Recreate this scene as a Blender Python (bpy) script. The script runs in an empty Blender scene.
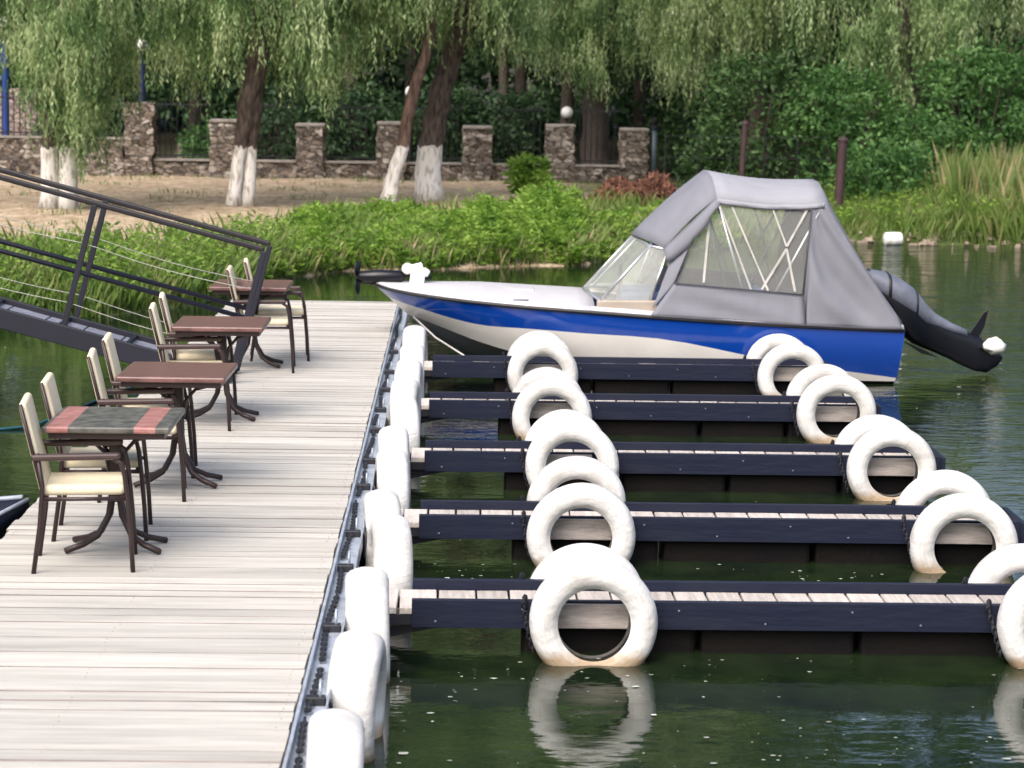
import bpy, bmesh, math, random
import numpy as np
from mathutils import Vector, Matrix
random.seed(7)
RNG = np.random.default_rng(7)
scene = bpy.context.scene
COL = scene.collection
R = math.radians

# ------------------------------------------------------------------ scene objects
def tag(o, label=None, cat=None, group=None, kind=None):
    if label: o['label'] = label
    if cat: o['category'] = cat
    if group: o['group'] = group
    if kind: o['kind'] = kind
    return o

def empty(name, loc=(0, 0, 0), rz=0.0):
    o = bpy.data.objects.new(name, None)
    o.empty_display_size = .2
    COL.objects.link(o); o.location = loc; o.rotation_euler.z = rz
    return o

def copy_tree(o, parent=None):
    c = o.copy(); COL.objects.link(c); c.parent = parent
    for ch in list(o.children):
        copy_tree(ch, c)
    return c

class MB:
    """collects shapes, links them as one mesh object"""
    def __init__(s): s.v = []; s.f = []; s.m = []
    def add(s, verts, faces, mi=0):
        b = len(s.v); s.v += [tuple(p) for p in verts]
        s.f += [tuple(i + b for i in f) for f in faces]; s.m += [mi] * len(faces)
        return s
    def box(s, c, d, rot=None, mi=0, taper=None):
        x, y, z = d[0] / 2, d[1] / 2, d[2] / 2
        P = [Vector((a * x, b * y, e * z)) for e in (-1, 1) for a, b in ((-1, -1), (1, -1), (1, 1), (-1, 1))]
        if taper:
            for p in P[4:]: p.x *= taper; p.y *= taper
        if rot is not None: P = [rot @ p for p in P]
        c = Vector(c)
        return s.add([p + c for p in P], [(3, 2, 1, 0), (4, 5, 6, 7), (0, 1, 5, 4), (1, 2, 6, 5), (2, 3, 7, 6), (3, 0, 4, 7)], mi)
    def bar(s, a, b, w, h, up=(0, 0, 1), mi=0):
        a = Vector(a); b = Vector(b); d = b - a; L = d.length
        x = d.normalized(); y = Vector(up).cross(x).normalized(); z = x.cross(y)
        return s.box((a + b) / 2, (L, w, h), Matrix((x, y, z)).transposed(), mi)
    def tube(s, pts, r, n=8, cap=True, mi=0):
        pts = [Vector(p) for p in pts]; N = len(pts)
        rs = r if isinstance(r, (list, tuple)) else [r] * N
        V = []; prev = None
        for i, p in enumerate(pts):
            t = (pts[min(i + 1, N - 1)] - pts[max(i - 1, 0)]).normalized()
            if prev is None:
                ref = Vector((0, 0, 1)) if abs(t.z) < .9 else Vector((1, 0, 0))
                u = ref.cross(t).normalized()
            else:
                u = (prev - t * prev.dot(t)).normalized()
            prev = u; w = t.cross(u)
            for k in range(n):
                a = 2 * math.pi * k / n
                V.append(p + (u * math.cos(a) + w * math.sin(a)) * rs[i])
        F = [(i * n + k, i * n + (k + 1) % n, (i + 1) * n + (k + 1) % n, (i + 1) * n + k) for i in range(N - 1) for k in range(n)]
        if cap: F += [tuple(range(n))[::-1], tuple(range((N - 1) * n, N * n))]
        return s.add(V, F, mi)
    def lathe(s, prof, c=(0, 0, 0), n=48, axis='Z', closed=False, mis=None):
        V = []; M = len(prof)
        for k in range(n):
            a = 2 * math.pi * k / n
            for r, h in prof:
                p = (r * math.cos(a), r * math.sin(a), h)
                if axis == 'Y': p = (p[0], h, p[1])
                if axis == 'X': p = (h, p[0], p[1])
                V.append((p[0] + c[0], p[1] + c[1], p[2] + c[2]))
        for j in range(M if closed else M - 1):
            F = [(k * M + j, ((k + 1) % n) * M + j, ((k + 1) % n) * M + (j + 1) % M, k * M + (j + 1) % M) for k in range(n)]
            b = len(s.v)
            s.f += [tuple(i + b for i in f) for f in F]; s.m += [mis[j] if mis else 0] * n
        s.v += V
        return s
    def loft(s, rings, closed=True, cap=True, mi=0):
        n = len(rings[0]); V = [p for r in rings for p in r]
        F = [(i * n + k, i * n + (k + 1) % n, (i + 1) * n + (k + 1) % n, (i + 1) * n + k)
             for i in range(len(rings) - 1) for k in range(n if closed else n - 1)]
        if cap and closed: F += [tuple(range(n))[::-1], tuple(range((len(rings) - 1) * n, len(rings) * n))]
        return s.add(V, F, mi)
    def patch(s, c00, c10, c11, c01, nu=10, nv=10, disp=0.0, sag=0.0, seed=0, mi=0):
        c00, c10, c11, c01 = map(Vector, (c00, c10, c11, c01))
        nrm = (c10 - c00).cross(c01 - c00).normalized(); rr = random.Random(seed)
        ph = [(rr.uniform(2, 7), rr.uniform(2, 7), rr.uniform(0, 6)) for _ in range(4)]
        V = []
        for j in range(nv + 1):
            for i in range(nu + 1):
                u, v = i / nu, j / nv
                p = c00.lerp(c10, u).lerp(c01.lerp(c11, u), v)
                e = math.sin(math.pi * u) * math.sin(math.pi * v)
                d = sum(math.sin(a * u * 2 + b * v * 2 + c) for a, b, c in ph) / 4
                V.append(p + nrm * (disp * d * min(1, e * 2.5) + sag * e))
        F = [(j * (nu + 1) + i, j * (nu + 1) + i + 1, (j + 1) * (nu + 1) + i + 1, (j + 1) * (nu + 1) + i) for j in range(nv) for i in range(nu)]
        return s.add(V, F, mi)
    def build(s, name, mat, parent=None, smooth=False, bevel=0, solid=0, subsurf=0, loc=None, seg=2):
        me = bpy.data.meshes.new(name); me.from_pydata(s.v, [], s.f)
        for m in (mat if isinstance(mat, (list, tuple)) else [mat]): me.materials.append(m)
        if any(s.m): me.polygons.foreach_set('material_index', s.m)
        if smooth:
            me.polygons.foreach_set('use_smooth', [True] * len(s.f))
            if smooth == 'auto': me.set_sharp_from_angle(angle=R(40))
        me.update()
        o = bpy.data.objects.new(name, me); COL.objects.link(o); o.parent = parent
        if loc is not None: o.location = loc
        if solid:
            m = o.modifiers.new('thick', 'SOLIDIFY'); m.thickness = solid; m.offset = 0
        if bevel:
            m = o.modifiers.new('edge', 'BEVEL'); m.width = bevel; m.segments = seg; m.limit_method = 'ANGLE'; m.angle_limit = R(35)
        if subsurf:
            m = o.modifiers.new('sub', 'SUBSURF'); m.levels = subsurf; m.render_levels = subsurf
        return o

def np_mesh(name, V, F, mats, parent=None, mi=None):
    """V (n,3), F (m,k) -> mesh object"""
    me = bpy.data.meshes.new(name); n, (m, k) = len(V), F.shape
    me.vertices.add(n); me.vertices.foreach_set('co', np.ascontiguousarray(V, np.float32).ravel())
    me.loops.add(m * k); me.loops.foreach_set('vertex_index', np.ascontiguousarray(F, np.int32).ravel())
    me.polygons.add(m); me.polygons.foreach_set('loop_start', np.arange(0, m * k, k, dtype=np.int32))
    for x in (mats if isinstance(mats, (list, tuple)) else [mats]): me.materials.append(x)
    if mi is not None: me.polygons.foreach_set('material_index', np.ascontiguousarray(mi, np.int32))
    me.update(calc_edges=True); me.validate()
    o = bpy.data.objects.new(name, me); COL.objects.link(o); o.parent = parent
    return o

# ------------------------------------------------------------------ materials
def newmat(name):
    m = bpy.data.materials.new(name); m.use_nodes = True
    nt = m.node_tree; b = nt.nodes['Principled BSDF']
    return m, nt, b

def mk(name, c, rough=.6, metal=0, var=.15, scale=6, bump=0, bscale=30, spec=.5, coord='Object', dirt=None, stretch=(1, 1, 1), coat=0, island=0, bdist=.02, bdet=5, bst=None):
    m, nt, b = newmat(name); N = nt.nodes; L = nt.links
    b.inputs['Roughness'].default_value = rough; b.inputs['Metallic'].default_value = metal
    b.inputs['Specular IOR Level'].default_value = spec
    if coat: b.inputs['Coat Weight'].default_value = coat; b.inputs['Coat Roughness'].default_value = .08
    tc = N.new('ShaderNodeTexCoord'); mp = N.new('ShaderNodeMapping'); mp.inputs['Scale'].default_value = stretch
    L.new(tc.outputs[coord], mp.inputs[0])
    nz = N.new('ShaderNodeTexNoise'); nz.inputs['Scale'].default_value = scale; nz.inputs['Detail'].default_value = 6; nz.inputs['Roughness'].default_value = .65
    L.new(mp.outputs[0], nz.inputs[0])
    rp = N.new('ShaderNodeValToRGB'); rp.color_ramp.elements[0].position = .3; rp.color_ramp.elements[1].position = .7
    c2 = dirt if dirt else tuple(x * (1 - var) for x in c)
    rp.color_ramp.elements[0].color = (*c2, 1); rp.color_ramp.elements[1].color = (*[min(1, x * (1 + var * .5)) for x in c], 1)
    L.new(nz.outputs['Fac'], rp.inputs[0]); out = rp.outputs[0]
    if island:
        g = N.new('ShaderNodeNewGeometry'); hs = N.new('ShaderNodeHueSaturation')
        ml = N.new('ShaderNodeMapRange'); ml.inputs[3].default_value = 1 - island; ml.inputs[4].default_value = 1 + island * .6
        L.new(g.outputs['Random Per Island'], ml.inputs[0]); L.new(ml.outputs[0], hs.inputs['Value']); L.new(out, hs.inputs['Color']); out = hs.outputs[0]
    L.new(out, b.inputs['Base Color'])
    if bump:
        n2 = N.new('ShaderNodeTexNoise'); n2.inputs['Scale'].default_value = bscale; n2.inputs['Detail'].default_value = bdet
        if bst:
            mp = N.new('ShaderNodeMapping'); mp.inputs['Scale'].default_value = bst; mp.inputs['Rotation'].default_value = (0, R(35), 0); L.new(tc.outputs[coord], mp.inputs[0])
        L.new(mp.outputs[0], n2.inputs[0])
        bp = N.new('ShaderNodeBump'); bp.inputs['Strength'].default_value = bump; bp.inputs['Distance'].default_value = bdist
        L.new(n2.outputs['Fac'], bp.inputs['Height']); L.new(bp.outputs[0], b.inputs['Normal'])
    return m

def leafmat(name, cols, trans=.35, rough=.55, patch=.35, pscale=1.7):
    """leaf colours: one tone per leaf (random per island) and a slow drift from spray to spray, growth tone plus painted clump shading"""
    m, nt, b = newmat(name); N = nt.nodes; L = nt.links
    g = N.new('ShaderNodeNewGeometry'); rp = N.new('ShaderNodeValToRGB'); el = rp.color_ramp.elements
    el[0].color = (*cols[0], 1); el[1].color = (*cols[-1], 1)
    for i, c in enumerate(cols[1:-1]):
        e = el.new((i + 1) / (len(cols) - 1)); e.color = (*c, 1)
    nz = N.new('ShaderNodeTexNoise'); nz.inputs['Scale'].default_value = pscale; nz.inputs['Detail'].default_value = 2.5
    tc = N.new('ShaderNodeTexCoord'); L.new(tc.outputs['Object'], nz.inputs[0])
    mx = N.new('ShaderNodeMath'); mx.operation = 'MULTIPLY_ADD'; mx.inputs[1].default_value = 1 - patch
    m2 = N.new('ShaderNodeMapRange'); m2.inputs[1].default_value = .36; m2.inputs[2].default_value = .64; m2.inputs[3].default_value = -.05; m2.inputs[4].default_value = patch + .1
    L.new(nz.outputs['Fac'], m2.inputs[0]); L.new(g.outputs['Random Per Island'], mx.inputs[0]); L.new(m2.outputs[0], mx.inputs[2])
    L.new(mx.outputs[0], rp.inputs[0]); L.new(rp.outputs[0], b.inputs['Base Color'])
    b.inputs['Roughness'].default_value = rough; b.inputs['Specular IOR Level'].default_value = .35
    t = N.new('ShaderNodeBsdfTranslucent'); L.new(rp.outputs[0], t.inputs[0])
    ms = N.new('ShaderNodeMixShader'); ms.inputs[0].default_value = trans
    L.new(b.outputs[0], ms.inputs[1]); L.new(t.outputs[0], ms.inputs[2]); L.new(ms.outputs[0], N['Material Output'].inputs['Surface'])
    return m

M = {}
M['plank'] = mk('weathered_plank', (.465, .448, .412), .8, var=.27, scale=2.2, bump=.25, bscale=20, stretch=(.5, 6, 3), island=.15, spec=.25)
M['plankedge'] = mk('shaded_plank_edge', (.30, .25, .235), .9, var=.6, scale=1.2)  # plank sides darkened, shade of the deck gaps painted into the colour
M['plank2'] = mk('finger_plank', (.50, .455, .42), .8, var=.3, scale=5, bump=.3, bscale=26, stretch=(7, .6, 3), island=.2, spec=.25)
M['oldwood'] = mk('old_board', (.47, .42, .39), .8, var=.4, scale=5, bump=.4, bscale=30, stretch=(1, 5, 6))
M['navy'] = mk('navy_paint', (.0065, .0095, .025), .5, var=.35, scale=5, bump=.25, bscale=14, spec=.22, dirt=(.013, .016, .030), stretch=(.35, 1, 1.6))
M['float'] = mk('pontoon_black', (.004, .004, .0045), .65, var=.5, scale=4, bump=.2, dirt=(.009, .007, .006), spec=.12)
M['steel'] = mk('grey_steel', (.42, .47, .55), .45, .25, var=.35, scale=9, bump=.1)
M['dark'] = mk('dark_metal', (.018, .018, .024), .45, .1, var=.3, scale=8)
M['gang'] = mk('gangway_paint', (.006, .007, .018), .5, .0, var=.3, scale=5)
M['gangbrown'] = mk('handrail_paint', (.009, .007, .011), .5, var=.3, scale=4)
M['tread'] = mk('grey_walkway', (.23, .24, .30), .6, var=.3, scale=8, bump=.3, bscale=60)
M['wire'] = mk('pale_wire', (.4, .4, .36), .5, .3, var=.2)
M['cream'] = mk('cream_fabric', (.74, .655, .48), .75, var=.12, scale=8, bump=.1, bscale=120, spec=.2)
M['brown'] = mk('brown_metal', (.035, .02, .02), .4, .2, var=.2)
M['brownwood'] = mk('brown_arm', (.055, .032, .03), .35, var=.3, scale=6, stretch=(1, 8, 8))
M['tabletop'] = mk('table_brown', (.17, .085, .08), .3, var=.5, scale=7, stretch=(1, 4, 1), spec=.6)
M['bluehull'] = mk('blue_gelcoat', (.003, .043, .28), .16, var=.06, scale=2, coat=.6)
M['whitehull'] = mk('white_gelcoat', (.68, .66, .63), .22, var=.08, scale=3, coat=.4)
M['greyhull'] = mk('grey_bottom', (.10, .105, .115), .4, var=.2, scale=3)
M['deckgrey'] = mk('deck_gelcoat', (.50, .49, .52), .4, var=.1, scale=4, bump=.05, bscale=80)
M['tan'] = mk('tan_coaming', (.36, .31, .26), .45, var=.15)
M['rubber'] = mk('black_rubber', (.012, .012, .014), .5, var=.3)
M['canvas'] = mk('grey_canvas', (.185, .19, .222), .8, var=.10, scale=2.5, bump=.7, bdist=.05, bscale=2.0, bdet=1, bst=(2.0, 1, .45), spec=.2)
M['seam'] = mk('dark_seam', (.06, .06, .075), .8, var=.2)
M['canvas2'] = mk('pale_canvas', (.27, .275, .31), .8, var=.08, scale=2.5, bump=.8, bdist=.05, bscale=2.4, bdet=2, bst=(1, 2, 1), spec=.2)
M['coverfab'] = mk('motor_cover', (.12, .135, .18), .6, var=.3, scale=6, bump=.4, bscale=9)
M['motor'] = mk('black_motor', (.004, .005, .009), .3, var=.2, coat=.15, spec=.3)
M['whiteplastic'] = mk('white_plastic', (.78, .78, .76), .45, var=.1, scale=9)
M['alu'] = mk('aluminium', (.62, .63, .65), .3, .8, var=.1)
M['blueseat'] = mk('blue_vinyl', (.06, .10, .22), .5, var=.2)
M['bark'] = mk('willow_bark', (.085, .065, .055), .9, var=.5, scale=9, bump=.9, bscale=16, stretch=(3, 3, .7))
M['redbark'] = mk('reddish_bark', (.115, .075, .06), .9, var=.45, scale=9, bump=.8, bscale=16, stretch=(3, 3, .7))
M['coping'] = mk('coping_stone', (.25, .225, .205), .85, var=.4, scale=4, bump=.4)
M['iron'] = mk('black_iron', (.012, .014, .018), .5, .2, var=.3)
M['bluepaint'] = mk('blue_post_paint', (.012, .04, .17), .4, var=.3)
M['navypost'] = mk('dark_blue_post_paint', (.010, .018, .065), .45, var=.3)
M['slate'] = mk('slate_blue_paint', (.05, .075, .095), .5, var=.3)
M['globe'] = mk('white_globe', (.85, .85, .82), .3, var=.03)
M['rust'] = mk('rusty_post', (.05, .022, .024), .75, var=.5, scale=7, dirt=(.02, .011, .014), bump=.3)
M['heap'] = mk('red_brown_litter', (.20, .09, .06), .95, var=.5, scale=7, island=.5)
M['teal'] = mk('teal_rope', (.015, .085, .11), .6, var=.3)
M['fluff'] = mk('floating_fluff', (.46, .49, .43), .9, var=.2, island=.6)
M['ropewhite'] = mk('pale_rope', (.45, .44, .42), .8, var=.3)
M['pave'] = mk('pale_paving', (.42, .36, .32), .9, var=.25, scale=3, bump=.2)
M['willow'] = leafmat('willow_leaf', [(.05, .115, .035), (.155, .26, .095), (.31, .42, .185), (.48, .56, .31)], .45, patch=.62, pscale=1.5)  # strong patch drift paints lit and shaded tufts over the growth tones
M['willow_pale'] = leafmat('pale_willow_leaf', [(.11, .18, .06), (.22, .31, .12), (.34, .43, .20), (.48, .55, .33)], .45, patch=.6, pscale=1.5)
M['broad'] = leafmat('broad_leaf', [(.022, .055, .016), (.045, .10, .03), (.07, .14, .042), (.11, .19, .065)], .35)
M['darkleaf'] = leafmat('dark_leaf', [(.014, .036, .016), (.028, .066, .026), (.045, .095, .036), (.07, .13, .05)], .3)
M['bush'] = leafmat('bush_leaf', [(.022, .07, .018), (.048, .13, .032), (.085, .19, .05), (.14, .26, .08)], .4)
M['weed'] = leafmat('weed_leaf', [(.05, .125, .018), (.14, .27, .032), (.24, .39, .06), (.36, .50, .115)], .45, patch=.55, pscale=2.6)
M['grass'] = leafmat('grass_blade', [(.06, .12, .02), (.11, .19, .035), (.17, .24, .06), (.27, .27, .12)], .35)
M['reed'] = leafmat('reed_blade', [(.07, .15, .03), (.13, .21, .05), (.24, .25, .10), (.48, .37, .25)], .3)

def m_clear():
    m, nt, b = newmat('clear_vinyl'); N = nt.nodes; L = nt.links
    t = N.new('ShaderNodeBsdfTransparent'); t.inputs[0].default_value = (.94, .96, .94, 1)
    b.inputs['Base Color'].default_value = (.88, .90, .88, 1); b.inputs['Roughness'].default_value = .12
    nz = N.new('ShaderNodeTexNoise'); nz.inputs['Scale'].default_value = 3; tc = N.new('ShaderNodeTexCoord'); L.new(tc.outputs['Object'], nz.inputs[0])
    bp = N.new('ShaderNodeBump'); bp.inputs['Strength'].default_value = .5; bp.inputs['Distance'].default_value = .05
    L.new(nz.outputs['Fac'], bp.inputs['Height']); L.new(bp.outputs[0], b.inputs['Normal'])
    ms = N.new('ShaderNodeMixShader'); ms.inputs[0].default_value = .15
    L.new(t.outputs[0], ms.inputs[1]); L.new(b.outputs[0], ms.inputs[2]); L.new(ms.outputs[0], N['Material Output'].inputs['Surface'])
    return m
M['clear'] = m_clear()

def m_tyre():
    """white painted rubber with a brown algae line just over the water and scuffs"""
    m, nt, b = newmat('white_tyre_paint'); N = nt.nodes; L = nt.links
    b.inputs['Roughness'].default_value = .55; b.inputs['Specular IOR Level'].default_value = .4
    g = N.new('ShaderNodeNewGeometry'); sp = N.new('ShaderNodeSeparateXYZ'); L.new(g.outputs['Position'], sp.inputs[0])
    nz = N.new('ShaderNodeTexNoise'); nz.inputs['Scale'].default_value = 9; nz.inputs['Detail'].default_value = 6; L.new(g.outputs['Position'], nz.inputs[0])
    ad = N.new('ShaderNodeMath'); ad.operation = 'MULTIPLY_ADD'; ad.inputs[1].default_value = -.10; L.new(nz.outputs['Fac'], ad.inputs[0]); L.new(sp.outputs['Z'], ad.inputs[2])
    mr = N.new('ShaderNodeMapRange'); mr.inputs[1].default_value = -.03; mr.inputs[2].default_value = .035; mr.inputs[3].default_value = .85; mr.inputs[4].default_value = 0
    L.new(ad.outputs[0], mr.inputs[0])
    n2 = N.new('ShaderNodeTexNoise'); n2.inputs['Scale'].default_value = 4; n2.inputs['Detail'].default_value = 8; L.new(g.outputs['Position'], n2.inputs[0])
    rp = N.new('ShaderNodeValToRGB'); rp.color_ramp.elements[0].position = .3; rp.color_ramp.elements[1].position = .52
    rp.color_ramp.elements[0].color = (.44, .43, .41, 1); rp.color_ramp.elements[1].color = (.655, .65, .64, 1)
    L.new(n2.outputs['Fac'], rp.inputs[0])
    mx = N.new('ShaderNodeMix'); mx.data_type = 'RGBA'; L.new(mr.outputs[0], mx.inputs['Factor']); L.new(rp.outputs[0], mx.inputs['A']); mx.inputs['B'].default_value = (.30, .20, .10, 1)
    L.new(mx.outputs['Result'], b.inputs['Base Color'])
    n3 = N.new('ShaderNodeTexNoise'); n3.inputs['Scale'].default_value = 22; n3.inputs['Detail'].default_value = 4; L.new(g.outputs['Position'], n3.inputs[0])
    # moulded ribs across the tread, rings on the sidewall
    tc = N.new('ShaderNodeTexCoord'); so_ = N.new('ShaderNodeSeparateXYZ'); L.new(tc.outputs['Object'], so_.inputs[0])
    def mth(op, *a):
        q = N.new('ShaderNodeMath'); q.operation = op
        for i, v in enumerate(a):
            if isinstance(v, (int, float)): q.inputs[i].default_value = v
            else: L.new(v, q.inputs[i])
        return q.outputs[0]
    rad = mth('SQRT', mth('ADD', mth('POWER', so_.outputs['X'], 2), mth('POWER', so_.outputs['Z'], 2)))
    ang = mth('ARCTAN2', so_.outputs['Z'], so_.outputs['X'])
    zig = mth('ADD', mth('MULTIPLY', ang, 64), mth('MULTIPLY', mth('ABSOLUTE', so_.outputs['Y']), 45))
    rib = mth('GREATER_THAN', mth('SINE', zig), .55)
    tread = mth('GREATER_THAN', rad, .300)
    groove = mth('MAXIMUM', mth('MULTIPLY', rib, tread), mth('MULTIPLY', mth('GREATER_THAN', mth('SINE', mth('MULTIPLY', rad, 260)), .8), mth('LESS_THAN', rad, .29)))
    hgt = mth('SUBTRACT', mth('MULTIPLY', n3.outputs['Fac'], .6), mth('MULTIPLY', groove, .5))
    bp = N.new('ShaderNodeBump'); bp.inputs['Strength'].default_value = .85; bp.inputs['Distance'].default_value = .014
    L.new(hgt, bp.inputs['Height']); L.new(bp.outputs[0], b.inputs['Normal'])
    # paint worn off to the rubber in small chips
    n4 = N.new('ShaderNodeTexNoise'); n4.inputs['Scale'].default_value = 17; n4.inputs['Detail'].default_value = 9; n4.inputs['Roughness'].default_value = .75; L.new(g.outputs['Position'], n4.inputs[0])
    chip = mth('GREATER_THAN', mth('ADD', n4.outputs['Fac'], mth('MULTIPLY', groove, .03)), .705)
    mc = N.new('ShaderNodeMix'); mc.data_type = 'RGBA'; L.new(mth('MULTIPLY', chip, .75), mc.inputs['Factor']); L.new(mx.outputs['Result'], mc.inputs['A']); mc.inputs['B'].default_value = (.10, .095, .09, 1)
    L.new(mc.outputs['Result'], b.inputs['Base Color'])
    return m
M['tyre'] = m_tyre()
M['tyrein'] = mk('tyre_inside', (.09, .085, .08), .8, var=.5, scale=7, dirt=(.03, .028, .026))

def m_stone(name, a, bcol, scale=3.2):
    m, nt, b = newmat(name); N = nt.nodes; L = nt.links
    b.inputs['Roughness'].default_value = .9; b.inputs['Specular IOR Level'].default_value = .2
    tc = N.new('ShaderNodeTexCoord'); mp = N.new('ShaderNodeMapping'); mp.inputs['Scale'].default_value = (1, 1, 2.0); L.new(tc.outputs['Object'], mp.inputs[0])
    nz = N.new('ShaderNodeTexNoise'); nz.inputs['Scale'].default_value = 3; L.new(mp.outputs[0], nz.inputs[0])
    va = N.new('ShaderNodeVectorMath'); va.operation = 'MULTIPLY_ADD'; va.inputs[1].default_value = (.34, .34, .34); L.new(nz.outputs['Color'], va.inputs[0]); L.new(mp.outputs[0], va.inputs[2])
    v1 = N.new('ShaderNodeTexVoronoi'); v1.inputs['Scale'].default_value = scale; L.new(va.outputs[0], v1.inputs['Vector'])
    v2 = N.new('ShaderNodeTexVoronoi'); v2.feature = 'DISTANCE_TO_EDGE'; v2.inputs['Scale'].default_value = scale; L.new(va.outputs[0], v2.inputs['Vector'])
    rp = N.new('ShaderNodeValToRGB'); el = rp.color_ramp.elements
    el[0].color = (*a, 1); el[1].color = (*bcol, 1); e = el.new(.5); e.color = (a[0] * 1.45, a[1] * 1.3, a[2] * 1.15, 1)
    sp = N.new('ShaderNodeSeparateColor'); L.new(v1.outputs['Color'], sp.inputs[0]); L.new(sp.outputs[0], rp.inputs[0])
    mr = N.new('ShaderNodeMapRange'); mr.inputs[1].default_value = .01; mr.inputs[2].default_value = .07; L.new(v2.outputs['Distance'], mr.inputs[0])
    n2 = N.new('ShaderNodeTexNoise'); n2.inputs['Scale'].default_value = 14; n2.inputs['Detail'].default_value = 6; L.new(mp.outputs[0], n2.inputs[0])
    m0 = N.new('ShaderNodeMix'); m0.data_type = 'RGBA'; m0.blend_type = 'OVERLAY'; m0.inputs['Factor'].default_value = .6; L.new(rp.outputs[0], m0.inputs['A']); L.new(n2.outputs['Fac'], m0.inputs['B'])
    mx = N.new('ShaderNodeMix'); mx.data_type = 'RGBA'; L.new(mr.outputs[0], mx.inputs['Factor']); mx.inputs['A'].default_value = (.085, .07, .062, 1); L.new(m0.outputs['Result'], mx.inputs['B'])
    L.new(mx.outputs['Result'], b.inputs['Base Color'])
    bp = N.new('ShaderNodeBump'); bp.inputs['Strength'].default_value = .9; bp.inputs['Distance'].default_value = .06
    L.new(mr.outputs[0], bp.inputs['Height']); L.new(bp.outputs[0], b.inputs['Normal'])
    return m
M['stone'] = m_stone('rubble_stone', (.11, .098, .09), (.35, .315, .28), 5.5)
M['stone_pale'] = m_stone('pale_rubble_stone', (.22, .18, .175), (.40, .34, .325), 4.2)

def m_white_trunk(name, bark):
    """bark with a coat of lime wash up to a ragged line about a metre over the ground"""
    m, nt, b = newmat(name); N = nt.nodes; L = nt.links
    b.inputs['Roughness'].default_value = .9; b.inputs['Specular IOR Level'].default_value = .2
    tc = N.new('ShaderNodeTexCoord'); sp = N.new('ShaderNodeSeparateXYZ'); L.new(tc.outputs['Object'], sp.inputs[0])
    mp = N.new('ShaderNodeMapping'); mp.inputs['Scale'].default_value = (6, 6, 1.6); L.new(tc.outputs['Object'], mp.inputs[0])
    nz = N.new('ShaderNodeTexNoise'); nz.inputs['Scale'].default_value = 3; nz.inputs['Detail'].default_value = 6; L.new(mp.outputs[0], nz.inputs[0])
    rp = N.new('ShaderNodeValToRGB'); rp.color_ramp.elements[0].color = (*[x * .45 for x in bark], 1); rp.color_ramp.elements[1].color = (*[x * 1.5 for x in bark], 1)
    rp.color_ramp.elements[0].position = .35; rp.color_ramp.elements[1].position = .65
    L.new(nz.outputs['Fac'], rp.inputs[0])
    ad = N.new('ShaderNodeMath'); ad.operation = 'MULTIPLY_ADD'; ad.inputs[1].default_value = .4; L.new(nz.outputs['Fac'], ad.inputs[0]); L.new(sp.outputs['Z'], ad.inputs[2])
    lt = N.new('ShaderNodeMath'); lt.operation = 'LESS_THAN'; lt.inputs[1].default_value = 1.22; L.new(ad.outputs[0], lt.inputs[0])
    r2 = N.new('ShaderNodeValToRGB'); r2.color_ramp.elements[0].position = .33; r2.color_ramp.elements[1].position = .5
    r2.color_ramp.elements[0].color = (.33, .29, .26, 1); r2.color_ramp.elements[1].color = (.68, .66, .63, 1); L.new(nz.outputs['Fac'], r2.inputs[0])
    mx = N.new('ShaderNodeMix'); mx.data_type = 'RGBA'; L.new(lt.outputs[0], mx.inputs['Factor']); L.new(rp.outputs[0], mx.inputs['A']); L.new(r2.outputs[0], mx.inputs['B'])
    L.new(mx.outputs['Result'], b.inputs['Base Color'])
    bp = N.new('ShaderNodeBump'); bp.inputs['Strength'].default_value = .8; bp.inputs['Distance'].default_value = .03
    L.new(nz.outputs['Fac'], bp.inputs['Height']); L.new(bp.outputs[0], b.inputs['Normal'])
    return m
M['washbark'] = m_white_trunk('limewashed_bark', (.075, .058, .05))
M['washred'] = m_white_trunk('limewashed_red_bark', (.11, .072, .058))

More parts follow.
